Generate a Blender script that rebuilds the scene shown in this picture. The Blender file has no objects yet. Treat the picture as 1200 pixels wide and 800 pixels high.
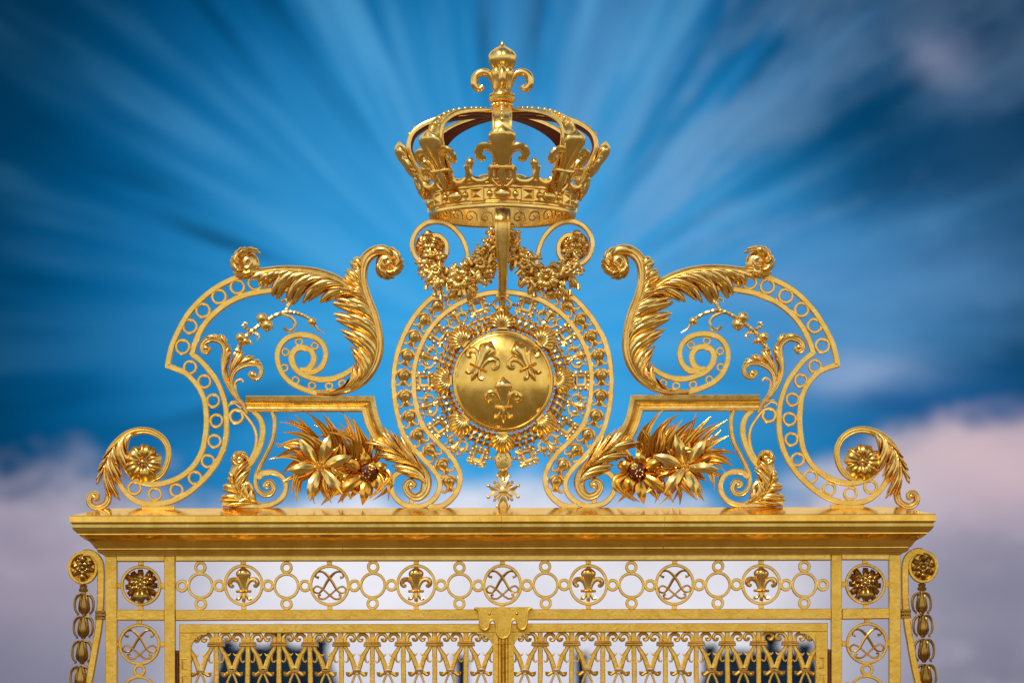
import bpy, bmesh, math, random
import numpy as np

# ------------------------------------------------------------------ units
# Everything is laid out on a drawing of the gate: x to the right, y downwards, d towards the
# forecourt; 1 drawing unit = 1 cm, gate axis at x = 590, eye level at y = 990 (1.7 m above ground).
SC, CX, HZ, EYE = 0.01, 590.0, 990.0, 1.7
S = 1                      # -1 while the mirrored half of a pair is built
PI = math.pi
sc = bpy.context.scene
COL = sc.collection

def conv(p):
    return (S * (p[0] - CX) * SC, -p[2] * SC, (HZ - p[1]) * SC + EYE)

# ------------------------------------------------------------------ materials
def lin(c):
    return tuple((v / 12.92 if v <= 0.04045 else ((v + 0.055) / 1.055) ** 2.4) for v in (x / 255 for x in c))

def gold(name, a, b, rough=(0.22, 0.36), bump=0.12, scale=9.0, pits=0.0, grain=60.0, streak=1.0):
    m = bpy.data.materials.new(name); m.use_nodes = True
    nt = m.node_tree; N = nt.nodes; L = nt.links
    bs = N['Principled BSDF']; bs.inputs['Metallic'].default_value = 1.0
    tc = N.new('ShaderNodeTexCoord')
    n1 = N.new('ShaderNodeTexNoise'); n1.inputs['Scale'].default_value = scale; n1.inputs['Detail'].default_value = 6
    n2 = N.new('ShaderNodeTexNoise'); n2.inputs['Scale'].default_value = grain; n2.inputs['Detail'].default_value = 4
    mp = N.new('ShaderNodeMapping'); mp.inputs['Scale'].default_value = (1, 1, streak); L.new(tc.outputs['Object'], mp.inputs['Vector'])
    L.new(mp.outputs[0], n1.inputs['Vector']); L.new(tc.outputs['Object'], n2.inputs['Vector'])
    mr = N.new('ShaderNodeMapRange'); mr.inputs[1].default_value = 0.35; mr.inputs[2].default_value = 0.65
    L.new(n1.outputs['Fac'], mr.inputs[0])
    mx = N.new('ShaderNodeMix'); mx.data_type = 'RGBA'
    mx.inputs[6].default_value = (*a, 1); mx.inputs[7].default_value = (*b, 1)
    L.new(mr.outputs[0], mx.inputs[0])
    out = mx.outputs[2]
    if pits > 0:
        n3 = N.new('ShaderNodeTexNoise'); n3.inputs['Scale'].default_value = 34; n3.inputs['Detail'].default_value = 3
        L.new(tc.outputs['Object'], n3.inputs['Vector'])
        r3 = N.new('ShaderNodeMapRange'); r3.inputs[1].default_value = 0.63; r3.inputs[2].default_value = 0.72
        r3.inputs[4].default_value = pits
        L.new(n3.outputs['Fac'], r3.inputs[0])
        m2 = N.new('ShaderNodeMix'); m2.data_type = 'RGBA'
        m2.inputs[7].default_value = (0.22, 0.10, 0.03, 1)
        L.new(r3.outputs[0], m2.inputs[0]); L.new(out, m2.inputs[6]); out = m2.outputs[2]
    L.new(out, bs.inputs['Base Color'])
    rr = N.new('ShaderNodeMapRange'); rr.inputs[1].default_value = 0.3; rr.inputs[2].default_value = 0.7
    rr.inputs[3].default_value = rough[0]; rr.inputs[4].default_value = rough[1]
    L.new(n2.outputs['Fac'], rr.inputs[0]); L.new(rr.outputs[0], bs.inputs['Roughness'])
    bp = N.new('ShaderNodeBump'); bp.inputs['Strength'].default_value = bump; bp.inputs['Distance'].default_value = 0.02
    L.new(n2.outputs['Fac'], bp.inputs['Height']); L.new(bp.outputs[0], bs.inputs['Normal'])
    return m

def plain(name, c, rough=0.6, metallic=0.0, var=0.25, scale=6.0, bump=0.2, spec=0.5):
    m = bpy.data.materials.new(name); m.use_nodes = True
    nt = m.node_tree; N = nt.nodes; L = nt.links
    bs = N['Principled BSDF']; bs.inputs['Metallic'].default_value = metallic; bs.inputs['Specular IOR Level'].default_value = spec; bs.inputs['Roughness'].default_value = rough
    tc = N.new('ShaderNodeTexCoord')
    n1 = N.new('ShaderNodeTexNoise'); n1.inputs['Scale'].default_value = scale; n1.inputs['Detail'].default_value = 6
    L.new(tc.outputs['Object'], n1.inputs['Vector'])
    mx = N.new('ShaderNodeMix'); mx.data_type = 'RGBA'
    mx.inputs[6].default_value = (*[v * (1 - var) for v in c], 1); mx.inputs[7].default_value = (*[min(1, v * (1 + var)) for v in c], 1)
    L.new(n1.outputs['Fac'], mx.inputs[0]); L.new(mx.outputs[2], bs.inputs['Base Color'])
    bp = N.new('ShaderNodeBump'); bp.inputs['Strength'].default_value = bump; bp.inputs['Distance'].default_value = 0.02
    L.new(n1.outputs['Fac'], bp.inputs['Height']); L.new(bp.outputs[0], bs.inputs['Normal'])
    return m

GOLD  = gold('gilded_bronze', (0.96, 0.68, 0.22), (0.86, 0.55, 0.13), rough=(0.16, 0.29), bump=0.05, grain=15)
LEAFG = gold('gilded_leafwork', (0.95, 0.68, 0.23), (0.80, 0.50, 0.13), rough=(0.19, 0.34), bump=0.08, grain=17)
BAR   = gold('gilded_hammered_bar', (0.97, 0.68, 0.18), (0.88, 0.57, 0.12), rough=(0.28, 0.42), bump=0.09, pits=0.22, grain=26)
LOWER = gold('gilded_weathered_bar', (0.90, 0.59, 0.115), (0.80, 0.48, 0.07), rough=(0.26, 0.42), bump=0.13, pits=0.5, grain=28)
SHEET = gold('gilded_cornice_sheet', (0.96, 0.63, 0.14), (0.82, 0.49, 0.08), rough=(0.12, 0.24), bump=0.02, scale=5, grain=18, streak=0.16, pits=0.18)
POLISH = gold('polished_shield_gold', (0.95, 0.65, 0.17), (0.82, 0.50, 0.09), rough=(0.17, 0.30), bump=0.03, scale=6, grain=14)
DARKG = gold('aged_gilding', (0.74, 0.44, 0.10), (0.52, 0.28, 0.055), rough=(0.18, 0.34), bump=0.08, grain=18)
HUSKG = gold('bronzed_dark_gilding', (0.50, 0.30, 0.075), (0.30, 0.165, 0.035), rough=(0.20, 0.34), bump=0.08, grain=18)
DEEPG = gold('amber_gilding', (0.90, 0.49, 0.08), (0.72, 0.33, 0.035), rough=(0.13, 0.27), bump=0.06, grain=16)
PALEG = gold('pale_rubbed_gilding', (0.94, 0.70, 0.26), (0.82, 0.56, 0.17), rough=(0.20, 0.36), bump=0.10, grain=20)
RED   = plain('dark_red_interreflection', (0.16, 0.012, 0.008), 0.5)  # deep red of gold reflecting gold, put into the colour
WINE  = plain('wine_red_enamel', (0.09, 0.006, 0.006), 0.35)
IRON  = plain('rusty_hinge_iron', (0.10, 0.03, 0.015), 0.6)
STONE = plain('pale_limestone', (0.42, 0.37, 0.29), 0.8, scale=1.5)
SLATE = plain('blue_slate', (0.004, 0.016, 0.032), 0.8, spec=0.12, scale=2.0)
GLASSD = plain('dark_window_glass', (0.03, 0.035, 0.04), 0.15)
PAVING = plain('forecourt_cobbles', (0.17, 0.13, 0.085), 0.85, scale=0.6)

# ------------------------------------------------------------------ mesh builder
class MB:
    def __init__(self):
        self.v = []; self.f = []; self.xf = None
    def add(self, vs, fs):
        b = len(self.v)
        if self.xf: vs = [self.xf(*p) for p in vs]
        self.v.extend([tuple(p) for p in vs])
        self.f.extend([tuple(b + i for i in f) for f in fs])
    def loft(self, rings, closed=False, cap=True):
        m = len(rings[0]); n = len(rings); vs = [p for r in rings for p in r]; fs = []
        for i in range(n if closed else n - 1):
            a = i * m; b = ((i + 1) % n) * m
            for j in range(m):
                k = (j + 1) % m
                fs.append((a + j, a + k, b + k, b + j))
        if cap and not closed:
            fs.append(tuple(range(m))); fs.append(tuple((n - 1) * m + j for j in range(m)))
        self.add(vs, fs)

def build(name, mb, mat, parent=None, smooth=40, loc=None):
    me = bpy.data.meshes.new(name)
    o = bpy.data.objects.new(name, me); COL.objects.link(o)
    base = (0, 0, 0)
    if parent is not None:
        o.parent = parent; base = tuple(parent['origin_xyz']) if 'origin_xyz' in parent else LOCS.get(parent.name, (0, 0, 0))
    elif loc is not None:
        base = conv(loc); o.location = base
    LOCS[o.name] = base
    vs = [wob(conv(p)) for p in mb.v]
    vs = [(x - base[0], y - base[1], z - base[2]) for x, y, z in vs]
    me.from_pydata(vs, [], mb.f)
    bm = bmesh.new(); bm.from_mesh(me)
    bmesh.ops.recalc_face_normals(bm, faces=bm.faces[:])
    bm.to_mesh(me); bm.free()
    me.materials.append(mat)
    for p in me.polygons: p.use_smooth = True
    me.set_sharp_from_angle(angle=math.radians(smooth))
    return o
LOCS = {}
def wob(p):
    """hand-forged unevenness: a few millimetres, different on the two halves"""
    x, y, z = p
    return (x + .0032 * math.sin(2.9 * z + 1.7 * x + 1.0) + .0022 * math.sin(7.7 * z - 5.1 * x), y, z + .0030 * math.sin(3.3 * x + 2.1 * z + 2.0) + .0022 * math.sin(8.9 * x + 4.3 * z + .5))

def thing(name, label, cat, origin, group=None):
    o = bpy.data.objects.new(name, None); COL.objects.link(o)
    o.empty_display_size = 0.2
    o.location = conv(origin); LOCS[o.name] = conv(origin)
    o['label'] = label; o['category'] = cat
    if group: o['group'] = group
    return o

# ------------------------------------------------------------------ curves
def cat(pts, n=8, closed=False):
    P = np.array(pts, float); out = []
    m = len(P)
    if closed: idx = lambda i: P[i % m]
    else:
        e0 = 2 * P[0] - P[1]; e1 = 2 * P[-1] - P[-2]
        idx = lambda i: e0 if i < 0 else (e1 if i >= m else P[i])
    for i in range(m if closed else m - 1):
        p0, p1, p2, p3 = idx(i - 1), idx(i), idx(i + 1), idx(i + 2)
        for k in range(n):
            t = k / n
            out.append(0.5 * ((2 * p1) + (-p0 + p2) * t + (2 * p0 - 5 * p1 + 4 * p2 - p3) * t * t + (-p0 + 3 * p1 - 3 * p2 + p3) * t ** 3))
    if not closed: out.append(P[-1])
    return np.array(out)

def circ(cx, cy, rx, ry=None, n=40, a0=0, a1=2 * PI, end=False):
    ry = rx if ry is None else ry
    k = n + 1 if end else n
    return np.array([(cx + rx * math.cos(a0 + (a1 - a0) * i / n), cy + ry * math.sin(a0 + (a1 - a0) * i / n)) for i in range(k)])

def frames(path, closed=False):
    P = np.asarray(path, float)[:, :2]; n = len(P)
    if closed:
        s1 = P - np.roll(P, 1, 0); s2 = np.roll(P, -1, 0) - P
    else:
        s = np.diff(P, axis=0); s1 = np.vstack([s[:1], s]); s2 = np.vstack([s, s[-1:]])
    nz = lambda v: v / np.maximum(np.linalg.norm(v, axis=1, keepdims=True), 1e-9)
    s1, s2 = nz(s1), nz(s2)
    n1 = np.stack([s1[:, 1], -s1[:, 0]], 1); n2 = np.stack([s2[:, 1], -s2[:, 0]], 1)
    nn = nz(n1 + n2)
    sc_ = 1 / np.maximum((nn * n1).sum(1, keepdims=True), 0.45)
    return P, nz(s1 + s2), nn * sc_

def at(path, t):
    P = np.asarray(path, float); x = t * (len(P) - 1); i = min(int(x), len(P) - 2); f = x - i
    return P[i] * (1 - f) + P[i + 1] * f

def tan_at(path, t):
    a = at(path, max(0, t - 0.02)); b = at(path, min(1, t + 0.02)); v = (b - a)[:2]
    return v / max(np.linalg.norm(v), 1e-9)

def nearest_t(path, p):
    P = np.asarray(path, float)[:, :2]; return int(np.argmin(((P - np.array(p)) ** 2).sum(1))) / (len(P) - 1)

def bar(w, th, c=0.7, d=0.0):
    return [(-w / 2, d - th / 2), (-w / 2, d + th / 2 - c), (-w / 2 + c, d + th / 2), (w / 2 - c, d + th / 2), (w / 2, d + th / 2 - c), (w / 2, d - th / 2)]

def sweep(mb, path, prof, closed=False, wid=None, dd=None):
    P, T, Nn = frames(path, closed); rings = []
    for i in range(len(P)):
        k = 1 if wid is None else (wid(i / max(1, len(P) - 1)) if callable(wid) else wid[i])
        d0 = 0 if dd is None else dd(i / max(1, len(P) - 1))
        rings.append([(P[i, 0] + Nn[i, 0] * o * k, P[i, 1] + Nn[i, 1] * o * k, d + d0) for o, d in prof])
    mb.loft(rings, closed)

def ring(mb, cx, cy, R, w, th=8, d=0.0, ry=None, n=36):
    """flat ring of outer radius R, bar width w"""
    sweep(mb, circ(cx, cy, R - w / 2, None if ry is None else ry - w / 2, n), bar(w, th, min(0.6, w * .22), d), closed=True)

def tube(mb, pts, r, ns=8, cap=True, flat=1.0):
    P = np.array([(p[0], p[1], p[2] if len(p) > 2 else 0.0) for p in pts], float); n = len(P)
    T = np.gradient(P, axis=0); T /= np.maximum(np.linalg.norm(T, axis=1, keepdims=True), 1e-9)
    up = np.array([0, 0, 1.0])
    if abs(T[0] @ up) > 0.9: up = np.array([1.0, 0, 0])
    rings = []
    for i in range(n):
        u = up - T[i] * (up @ T[i]); u /= max(np.linalg.norm(u), 1e-9); up = u
        v = np.cross(T[i], u)
        ri = r(i / (n - 1)) if callable(r) else r
        rings.append([tuple(P[i] + ri * (math.cos(a) * v + flat * math.sin(a) * u)) for a in (2 * PI * k / ns for k in range(ns))])
    mb.loft(rings, False, cap)

def sphere(mb, c, r, nu=12, nv=8, sy=1.0, sd=1.0):
    rings = []
    for j in range(nv + 1):
        t = PI * j / nv; rr = max(math.sin(t), 0.02) * r
        rings.append([(c[0] + rr * math.cos(2 * PI * i / nu), c[1] - r * sy * math.cos(t), c[2] + sd * rr * math.sin(2 * PI * i / nu)) for i in range(nu)])
    mb.loft(rings)

def lathe_v(mb, prof, x0=590.0, d0=0.0, n=64, closed=False, lobes=None):
    """revolve (R, y) about the vertical through x0, d0"""
    rings = []
    for R, y in prof:
        ringp = []
        for i in range(n):
            a = 2 * PI * i / n; k = 1 if lobes is None else lobes(a)
            ringp.append((x0 + R * k * math.sin(a), y, d0 + R * k * math.cos(a)))
        rings.append(ringp)
    mb.loft(rings, closed)

def lathe_d(mb, cx, cy, prof, n=48, ry=1.0, lobes=None):
    """revolve (r, d) about an axis that points at the forecourt"""
    rings = []
    for r, d in prof:
        rings.append([(cx + r * (1 if lobes is None else lobes(a, r)) * math.cos(a), cy + ry * r * (1 if lobes is None else lobes(a, r)) * math.sin(a), d) for a in (2 * PI * i / n for i in range(n))])
    mb.loft(rings)

def boxp(mb, x0, x1, y0, y1, d0, d1, c=0.6):
    """plate with softened front edges"""
    r = lambda i, d: [(x0 + i, y0 + i, d), (x1 - i, y0 + i, d), (x1 - i, y1 - i, d), (x0 + i, y1 - i, d)]
    c = min(c, (x1 - x0) * .3, (y1 - y0) * .3)
    mb.loft([r(0, d0), r(0, d1 - c), r(c, d1)])

# ------------------------------------------------------------------ leaves
SEC = np.linspace(-1, 1, 9)
def blade(mb, pts, wid, bulge=0.55, groove=0.25, th=0.25, twist=None):
    """leaf along 3-D points; wid(t) half width; raised in the middle with a groove, thick enough to be solid"""
    P = np.array(pts, float); n = len(P)
    T = np.gradient(P[:, :2], axis=0); T /= np.maximum(np.linalg.norm(T, axis=1, keepdims=True), 1e-9)
    rings = []
    for i in range(n):
        t = i / (n - 1); w = max(wid(t), 0.12); c = np.array([T[i, 1], -T[i, 0], 0.0]); z = np.array([0, 0, 1.0])
        if twist is not None:
            a = twist(t); c, z = c * math.cos(a) + z * math.sin(a), z * math.cos(a) - c * math.sin(a)
        r = []
        for v in SEC:
            h = w * (bulge * (1 - v * v) - groove * math.exp(-(v / 0.22) ** 2))
            r.append(tuple(P[i] + c * v * w + z * h))
        for v in (0.6, -0.6):
            r.append(tuple(P[i] + c * v * w - z * th * w))
        rings.append(r)
    mb.loft(rings)

def frond(mb, p0, t0, tip, w, d0=4.0, lift=6.0, d1=None, fingers=3, n=16, pull=0.6, spread=0.5):
    """one lobe of an acanthus leaf: runs off the stem at p0 along t0, peels away to tip and ends in rounded fingers"""
    p0 = np.array(p0[:2], float); tip = np.array(tip, float); L = np.linalg.norm(tip - p0)
    t0 = np.array(t0[:2], float); t0 /= max(np.linalg.norm(t0), 1e-9)
    c = p0 + t0 * L * pull; d1 = d0 if d1 is None else d1; w = w * 1.12
    def q(t): return (1 - t) ** 2 * p0 + 2 * t * (1 - t) * c + t * t * tip
    def dz(t): return d0 + (d1 - d0) * t + lift * math.sin(PI * min(1, t) ** 0.8 * .93)
    ts = np.sin(np.linspace(0, PI / 2, n))
    blade(mb, [(*q(t), dz(t)) for t in ts], lambda t: w * (0.30 + 0.70 * math.sin(PI * min(t * 0.6, 0.5))) * (1 if ts[int(round(t * (n - 1)))] < 0.84 else math.sqrt(max(0.01, 1 - ((ts[int(round(t * (n - 1)))] - 0.84) / 0.16) ** 2))), bulge=.6, groove=.3)
    tv = q(1) - q(0.85); tv /= np.linalg.norm(tv); a0 = math.atan2(tv[1], tv[0])
    if fingers:
        ks = {2: (-1, 1), 3: (-1, 1), 4: (-1, 1, -1.7, 1.7)}[fingers]
        for k in ks:
            tb = 0.66 - 0.2 * (abs(k) - 1); b = q(tb)
            ta = q(min(1, tb + .05)) - q(tb); aa = math.atan2(ta[1], ta[0]); a = aa + k * spread
            l = max(2.2 * w, L * 0.20)
            off = np.array([-ta[1], ta[0]]) / np.linalg.norm(ta) * k * w * 0.45
            m1 = b + off + l * 0.5 * np.array([math.cos(aa), math.sin(aa)]); e = m1 + l * 0.62 * np.array([math.cos(a), math.sin(a)])
            b = b + off * .6; tt = np.sin(np.linspace(0, PI / 2, 9))
            blade(mb, [(*((1 - t) ** 2 * b + 2 * t * (1 - t) * m1 + t * t * e), dz(tb) - 0.3 * w + 0.7 * w * math.sin(PI * t) - 0.5 * t * w) for t in tt],
                  lambda u: w * 0.62 * (.55 + .45 * math.sin(PI * .5 * tt[int(round(u * 8))])) * (1 if tt[int(round(u * 8))] < .7 else math.sqrt(max(.01, 1 - ((tt[int(round(u * 8))] - .7) / .3) ** 2))), bulge=.65, groove=.12)

def acanthus(mb, stem, outer, nl, nf=3, d0=2.0, dome=6.0, al=3.6, af=2.0, cut=0.28, fcut=0.10, lag=0.08, pull=0.36, drop=4.0, th=2.2, nv=16, t0=0.0, t1=1.0, step=2.2):
    """half a leaf as one folded sheet: runs from the stem to a lobed outer edge; nl lobes of nf fingers, grooves sweep along the stem"""
    nu = nl * nf * 7; F = []; 
    for i in range(nu + 1):
        u = i / nu; p = min(u * nl, nl - 1e-6); fl = p - int(p); q = min(fl * nf, nf - 1e-6); ff = q - int(q)
        Lb = max(0, 1 - abs(2 * fl - 1) ** 2.6) ** .5; Fb = max(0, 1 - abs(2 * ff - 1) ** 2) ** .5
        us = t0 + (t1 - t0) * max(0, u - lag); a = at(stem, us)[:2]; b = at(outer, u)[:2]; T = tan_at(stem, us); Ln = np.linalg.norm(b - a); c = a + T * Ln * pull
        ve = 1 - cut * (1 - Lb) - fcut * (1 - Fb) * (0.35 + .65 * Lb); row = []
        for j in range(nv + 1):
            w = j / nv; v = w * ve
            P = (1 - v) ** 2 * a + 2 * v * (1 - v) * c + v * v * b
            e = max(0.0, (w - .78) / .22)
            d = d0 + dome * math.sin(PI * min(1, .14 + .74 * w)) + al * (1 - abs(2 * fl - 1) ** 2) * min(1, .25 + 1.3 * w) - .9 * math.exp(-((fl - .5) / .07) ** 2) * (1 - w) + af * (Fb - .55) * (.18 + .82 * w * w) + step * (fl - .5) * min(1, w * 1.6) - drop * e * e * (.5 + .5 * Lb)
            row.append((P[0], P[1], d))
        F.append(row)
    vs = [p for r in F for p in r] + [(p[0], p[1], min(p[2] - th, d0 + dome * .3 - th)) for r in F for p in r]
    m = nv + 1; off = (nu + 1) * m; fs = []
    for i in range(nu):
        for j in range(nv):
            a = i * m + j; fs.append((a, a + 1, a + m + 1, a + m)); fs.append((off + a, off + a + m, off + a + m + 1, off + a + 1))
        for j in (0, nv):
            a = i * m + j; fs.append((a, a + m, off + a + m, off + a))
    for i in (0, nu):
        for j in range(nv):
            a = i * m + j; fs.append((a, a + 1, off + a + 1, off + a))
    mb.add(vs, fs)

def part_of(path, a, b):
    """piece of a dense path between the points nearest to a and b"""
    P = np.asarray(path, float)[:, :2]; i = int(np.argmin(((P - np.array(a)) ** 2).sum(1))); j = int(np.argmin(((P - np.array(b)) ** 2).sum(1)))
    return P[i:j + 1] if i < j else P[j:i + 1][::-1]

def curl_head(mb, cx, cy, R, a0, a1, d=3.0, n=3, ex=1.0):
    """end of a leaf rolled over on itself: a ball of swept folds with a lobed edge (angles in degrees, y down)"""
    A = np.radians(np.linspace(a0, a1, 40)); sg = 1 if a1 > a0 else -1
    inner = np.stack([cx - .10 * R * math.cos(math.radians(a0)) + R * .10 * np.cos(A), cy - .1 * R * math.sin(math.radians(a0)) + R * .10 * np.sin(A)], 1)
    outer = np.stack([cx + R * 1.04 * np.cos(A + sg * .25), cy + R * 1.04 * ex * np.sin(A + sg * .25)], 1)
    acanthus(mb, inner, outer, n, 3, d0=d - 1, dome=R * .66, al=R * .12, af=R * .09, cut=.13, fcut=.06, lag=.0, pull=1.05, drop=R * .25, th=3, step=R * .16)
    sphere(mb, (cx, cy, d - 2), R * .72, 16, 10, 1.0, .5)
    q = np.radians(np.linspace(a1, a1 + sg * 300, 22)); k = np.linspace(.34, .10, 22) * R
    tube(mb, [(cx + r * math.cos(a), cy + r * math.sin(a), d + R * .62) for r, a in zip(k, q)], ramp((0, R * .10), (.5, R * .14), (1, R * .16)), 8)

def fronds(mb, stem, items, d0=4.0, lift=6.0, **k):
    """items: (start point near the stem, tip, width[, extra depth])"""
    for it in items:
        t = nearest_t(stem, it[0]); e = it[3] if len(it) > 3 else 0
        frond(mb, at(stem, t), tan_at(stem, t), it[1], it[2], d0 + e, lift, **k)

def rstem(mb, path, wid, th=8.0, d=0.0, dd=None):
    """ribbed stem: a rounded strap with two grooves; wid(t) full width"""
    pr = []
    for v in np.linspace(-0.5, 0.5, 13):
        h = th * (0.5 + 0.5 * math.sqrt(max(0, 1 - (2 * v) ** 2)) * 0.9) - th * 0.16 * (math.exp(-((v - 0.2) / 0.06) ** 2) + math.exp(-((v + 0.2) / 0.06) ** 2))
        pr.append((v, d - th * 0.4 + h))
    pr += [(0.5, d - th * 0.5), (-0.5, d - th * 0.5)]
    pr = pr[::1]
    P, T, Nn = frames(path); n = len(P); rings = []
    for i in range(n):
        t = i / (n - 1); w = wid(t); z = 0 if dd is None else dd(t)
        rings.append([(P[i, 0] + Nn[i, 0] * o * w, P[i, 1] + Nn[i, 1] * o * w, dz + z) for o, dz in pr])
    mb.loft(rings)

def ramp(*kv):
    xs = [k for k, _ in kv]; ys = [v for _, v in kv]
    return lambda t: float(np.interp(t, xs, ys))

def flower(mb, cx, cy, d, R, n, w=0.42, rise=0.25, rot=0.0, inner=0.18, tipdrop=0.25, groove=0.2, jit=0.0, rnd=None):
    for k in range(n):
        a = rot + 2 * PI * k / n + (rnd.uniform(-jit, jit) if rnd else 0); ca, sa = math.cos(a), math.sin(a)
        rr = R * (1 + (rnd.uniform(-jit, jit) if rnd else 0))
        ts = np.linspace(0, 1, 9)
        blade(mb, [(cx + ca * rr * (inner + (1 - inner) * t), cy + sa * rr * (inner + (1 - inner) * t), d + R * (rise * math.sin(PI * 0.62 * t) - tipdrop * t * t * .6)) for t in ts],
              lambda t: R * w * (0.35 + 0.65 * math.sin(PI * min(.5, t * .7))) * (1 if t < .75 else math.sqrt(max(.03, 1 - ((t - .75) / .25) ** 2))), bulge=0.35, groove=groove, th=0.12)

def fan_flower(mb, cx, cy, d, R, n, spread, rise=.22, ruff=.05, rot=0.0, inner=.12, notch=.10, ribs=3, rnd=None):
    """open flower: n broad ruffled petals with a notch in the outer edge"""
    for k in range(n):
        j = rnd.uniform(-1, 1) if rnd else 0; a = rot + 2 * PI * k / n + j * .08; rk = R * (1 + .07 * j); F = []
        ths = np.linspace(-1, 1, 17); rrs = np.linspace(0, 1, 9); top = []; bot = []
        for r_ in rrs:
            for v in ths:
                o = (1 - .30 * abs(v) ** 3) * (1 - notch * math.exp(-(v / .3) ** 2)) * (1 + .025 * math.cos(v * 12)); rad = rk * (inner + (o - inner) * r_)
                th = a + spread * v * (.45 + .55 * math.sin(PI * .5 * min(1, r_ * 1.5)))
                z = d + R * (rise * math.sin(PI * .78 * r_) + ruff * math.cos(v * PI * ribs) * (.35 + .65 * r_) - .16 * r_ * r_ + .06 * (k % 2) - .10 * v * v * r_)
                top.append((cx + rad * math.cos(th), cy + rad * math.sin(th), z)); bot.append((cx + rad * math.cos(th), cy + rad * math.sin(th), z - R * .07))
        m = 17; nn = 9; off = m * nn; fs = []
        for i in range(nn - 1):
            for q in range(m - 1):
                b = i * m + q; fs += [(b, b + 1, b + m + 1, b + m), (off + b, off + b + m, off + b + m + 1, off + b + 1)]
            for q in (0, m - 1): b = i * m + q; fs.append((b, b + m, off + b + m, off + b))
        for i in (0, nn - 1):
            for q in range(m - 1): b = i * m + q; fs.append((b, b + 1, off + b + 1, off + b))
        mb.add(top + bot, fs)

def boss(mb, cx, cy, d, r, h=None, n=14):
    h = r if h is None else h
    lathe_d(mb, cx, cy, [(r, d - 1)] + [(r * math.cos(a), d + h * math.sin(a)) for a in np.linspace(0, PI / 2 * 0.96, 6)], n)

# ------------------------------------------------------------------ fleur-de-lis (local: y up, band at 0, tip at 1)
def fleur(mb, fn, dep=0.42, tails=True, band=True, crest_w=None):
    """fn maps local (x, y, depth) to the drawing"""
    keep = mb.xf; mb.xf = fn
    wc = np.array(crest_w or [(0, .10), (.12, .105), (.22, .12), (.32, .145), (.42, .185), (.50, .23), (.58, .27), (.64, .292), (.70, .30), (.75, .288), (.80, .25), (.84, .20), (.88, .145), (.92, .095), (.96, .05), (1, .012)]); w = lambda y: float(np.interp(y, wc[:, 0], wc[:, 1]))
    rings = []
    for y in np.concatenate([np.linspace(0, .9, 19), [.925, .95, .975, 1.0]]):
        ww = w(y); dd = dep * .62 * (ww / .30) ** .75
        r = []
        for k in range(32):
            a = 2 * PI * k / 32; s = math.sin(a); dg = math.degrees(a); gr = 1 - min(1, max(0, (y - .2) * 3)) * .15 * (math.exp(-((dg - 58) / 9) ** 2) + math.exp(-((dg - 122) / 9) ** 2))
            r.append((ww * math.cos(a) * gr, y, dd * s * gr))
        rings.append(r)
    mb.loft(rings)
    for sx in (-1, 1):
        pth = cat([(.09, 0), (.12, .2), (.20, .38), (.34, .47), (.49, .44), (.55, .31), (.48, .21), (.38, .24)], 5)
        tube(mb, [(sx * x, y, 0) for x, y in pth], ramp((0, .055), (.3, .095), (.65, .105), (.9, .08), (1, .045)), 9, flat=dep / .2 * .62)
    if band:
        tube(mb, [(-.31, .0, 0), (-.29, .0, 0), (0, .0, 0.0), (.29, .0, 0), (.31, .0, 0)], ramp((0, .03), (.1, .055), (.9, .055), (1, .03)), 8, flat=dep / .2 * 1.25)
    if tails:
        tube(mb, [(0, -.02, 0), (0, -.2, .03), (0, -.38, .02), (0, -.52, 0)], ramp((0, .05), (.5, .085), (.8, .07), (1, .01)), 8)
        for sx in (-1, 1):
            pth = cat([(.07, -.03), (.11, -.18), (.2, -.30), (.31, -.28)], 5)
            tube(mb, [(sx * x, y, 0) for x, y in pth], ramp((0, .045), (.6, .06), (1, .075)), 8)
    mb.xf = keep

def flat_fleur_fn(cx, cy, u, ang=0.0, d=0.0, dome=None):
    ca, sa = math.cos(ang), math.sin(ang)
    def fn(x, y, z):
        px = cx + u * (x * ca + y * sa); py = cy + u * (x * sa - y * ca)
        base = d if dome is None else dome(px, py)
        return (px, py, base + u * z)
    return fn

def monogram(mb, cx, cy, s=1.0, d=0.0):
    L = [(12.4, -8.6), (15.6, -9.6), (15.8, -13), (12.6, -15.6), (7, -15), (1, -9.6), (-3.6, -3), (-7.6, 4.2), (-12, 8.8), (-17, 8.6), (-18.6, 4.6), (-14.6, 1.6), (-8.4, 4.6), (0, 12), (6.4, 16.4), (11.6, 15.6), (13, 12), (10.4, 11.2)]
    pth = cat(L, 7)
    for sx in (-1, 1):
        tube(mb, [(cx + sx * x * s, cy + y * s, d + sx * 0.8 * math.sin(i * .09)) for i, (x, y) in enumerate(pth)],
             ramp((0, 1.9), (.03, 1.25), (.2, 1.15), (.3, 1.9), (.4, 1.6), (.5, 1.1), (.97, 1.2), (1, 1.8)), 7)

exec_order = []
del exec_order
# =================================================================== THE GATE PORTAL (fixed frame)
S = 1
portal = thing('gate_portal', 'gilded iron gate frame with moulded cornice and frieze of rings', 'gate frame', (590, 1160, 0))
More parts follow.
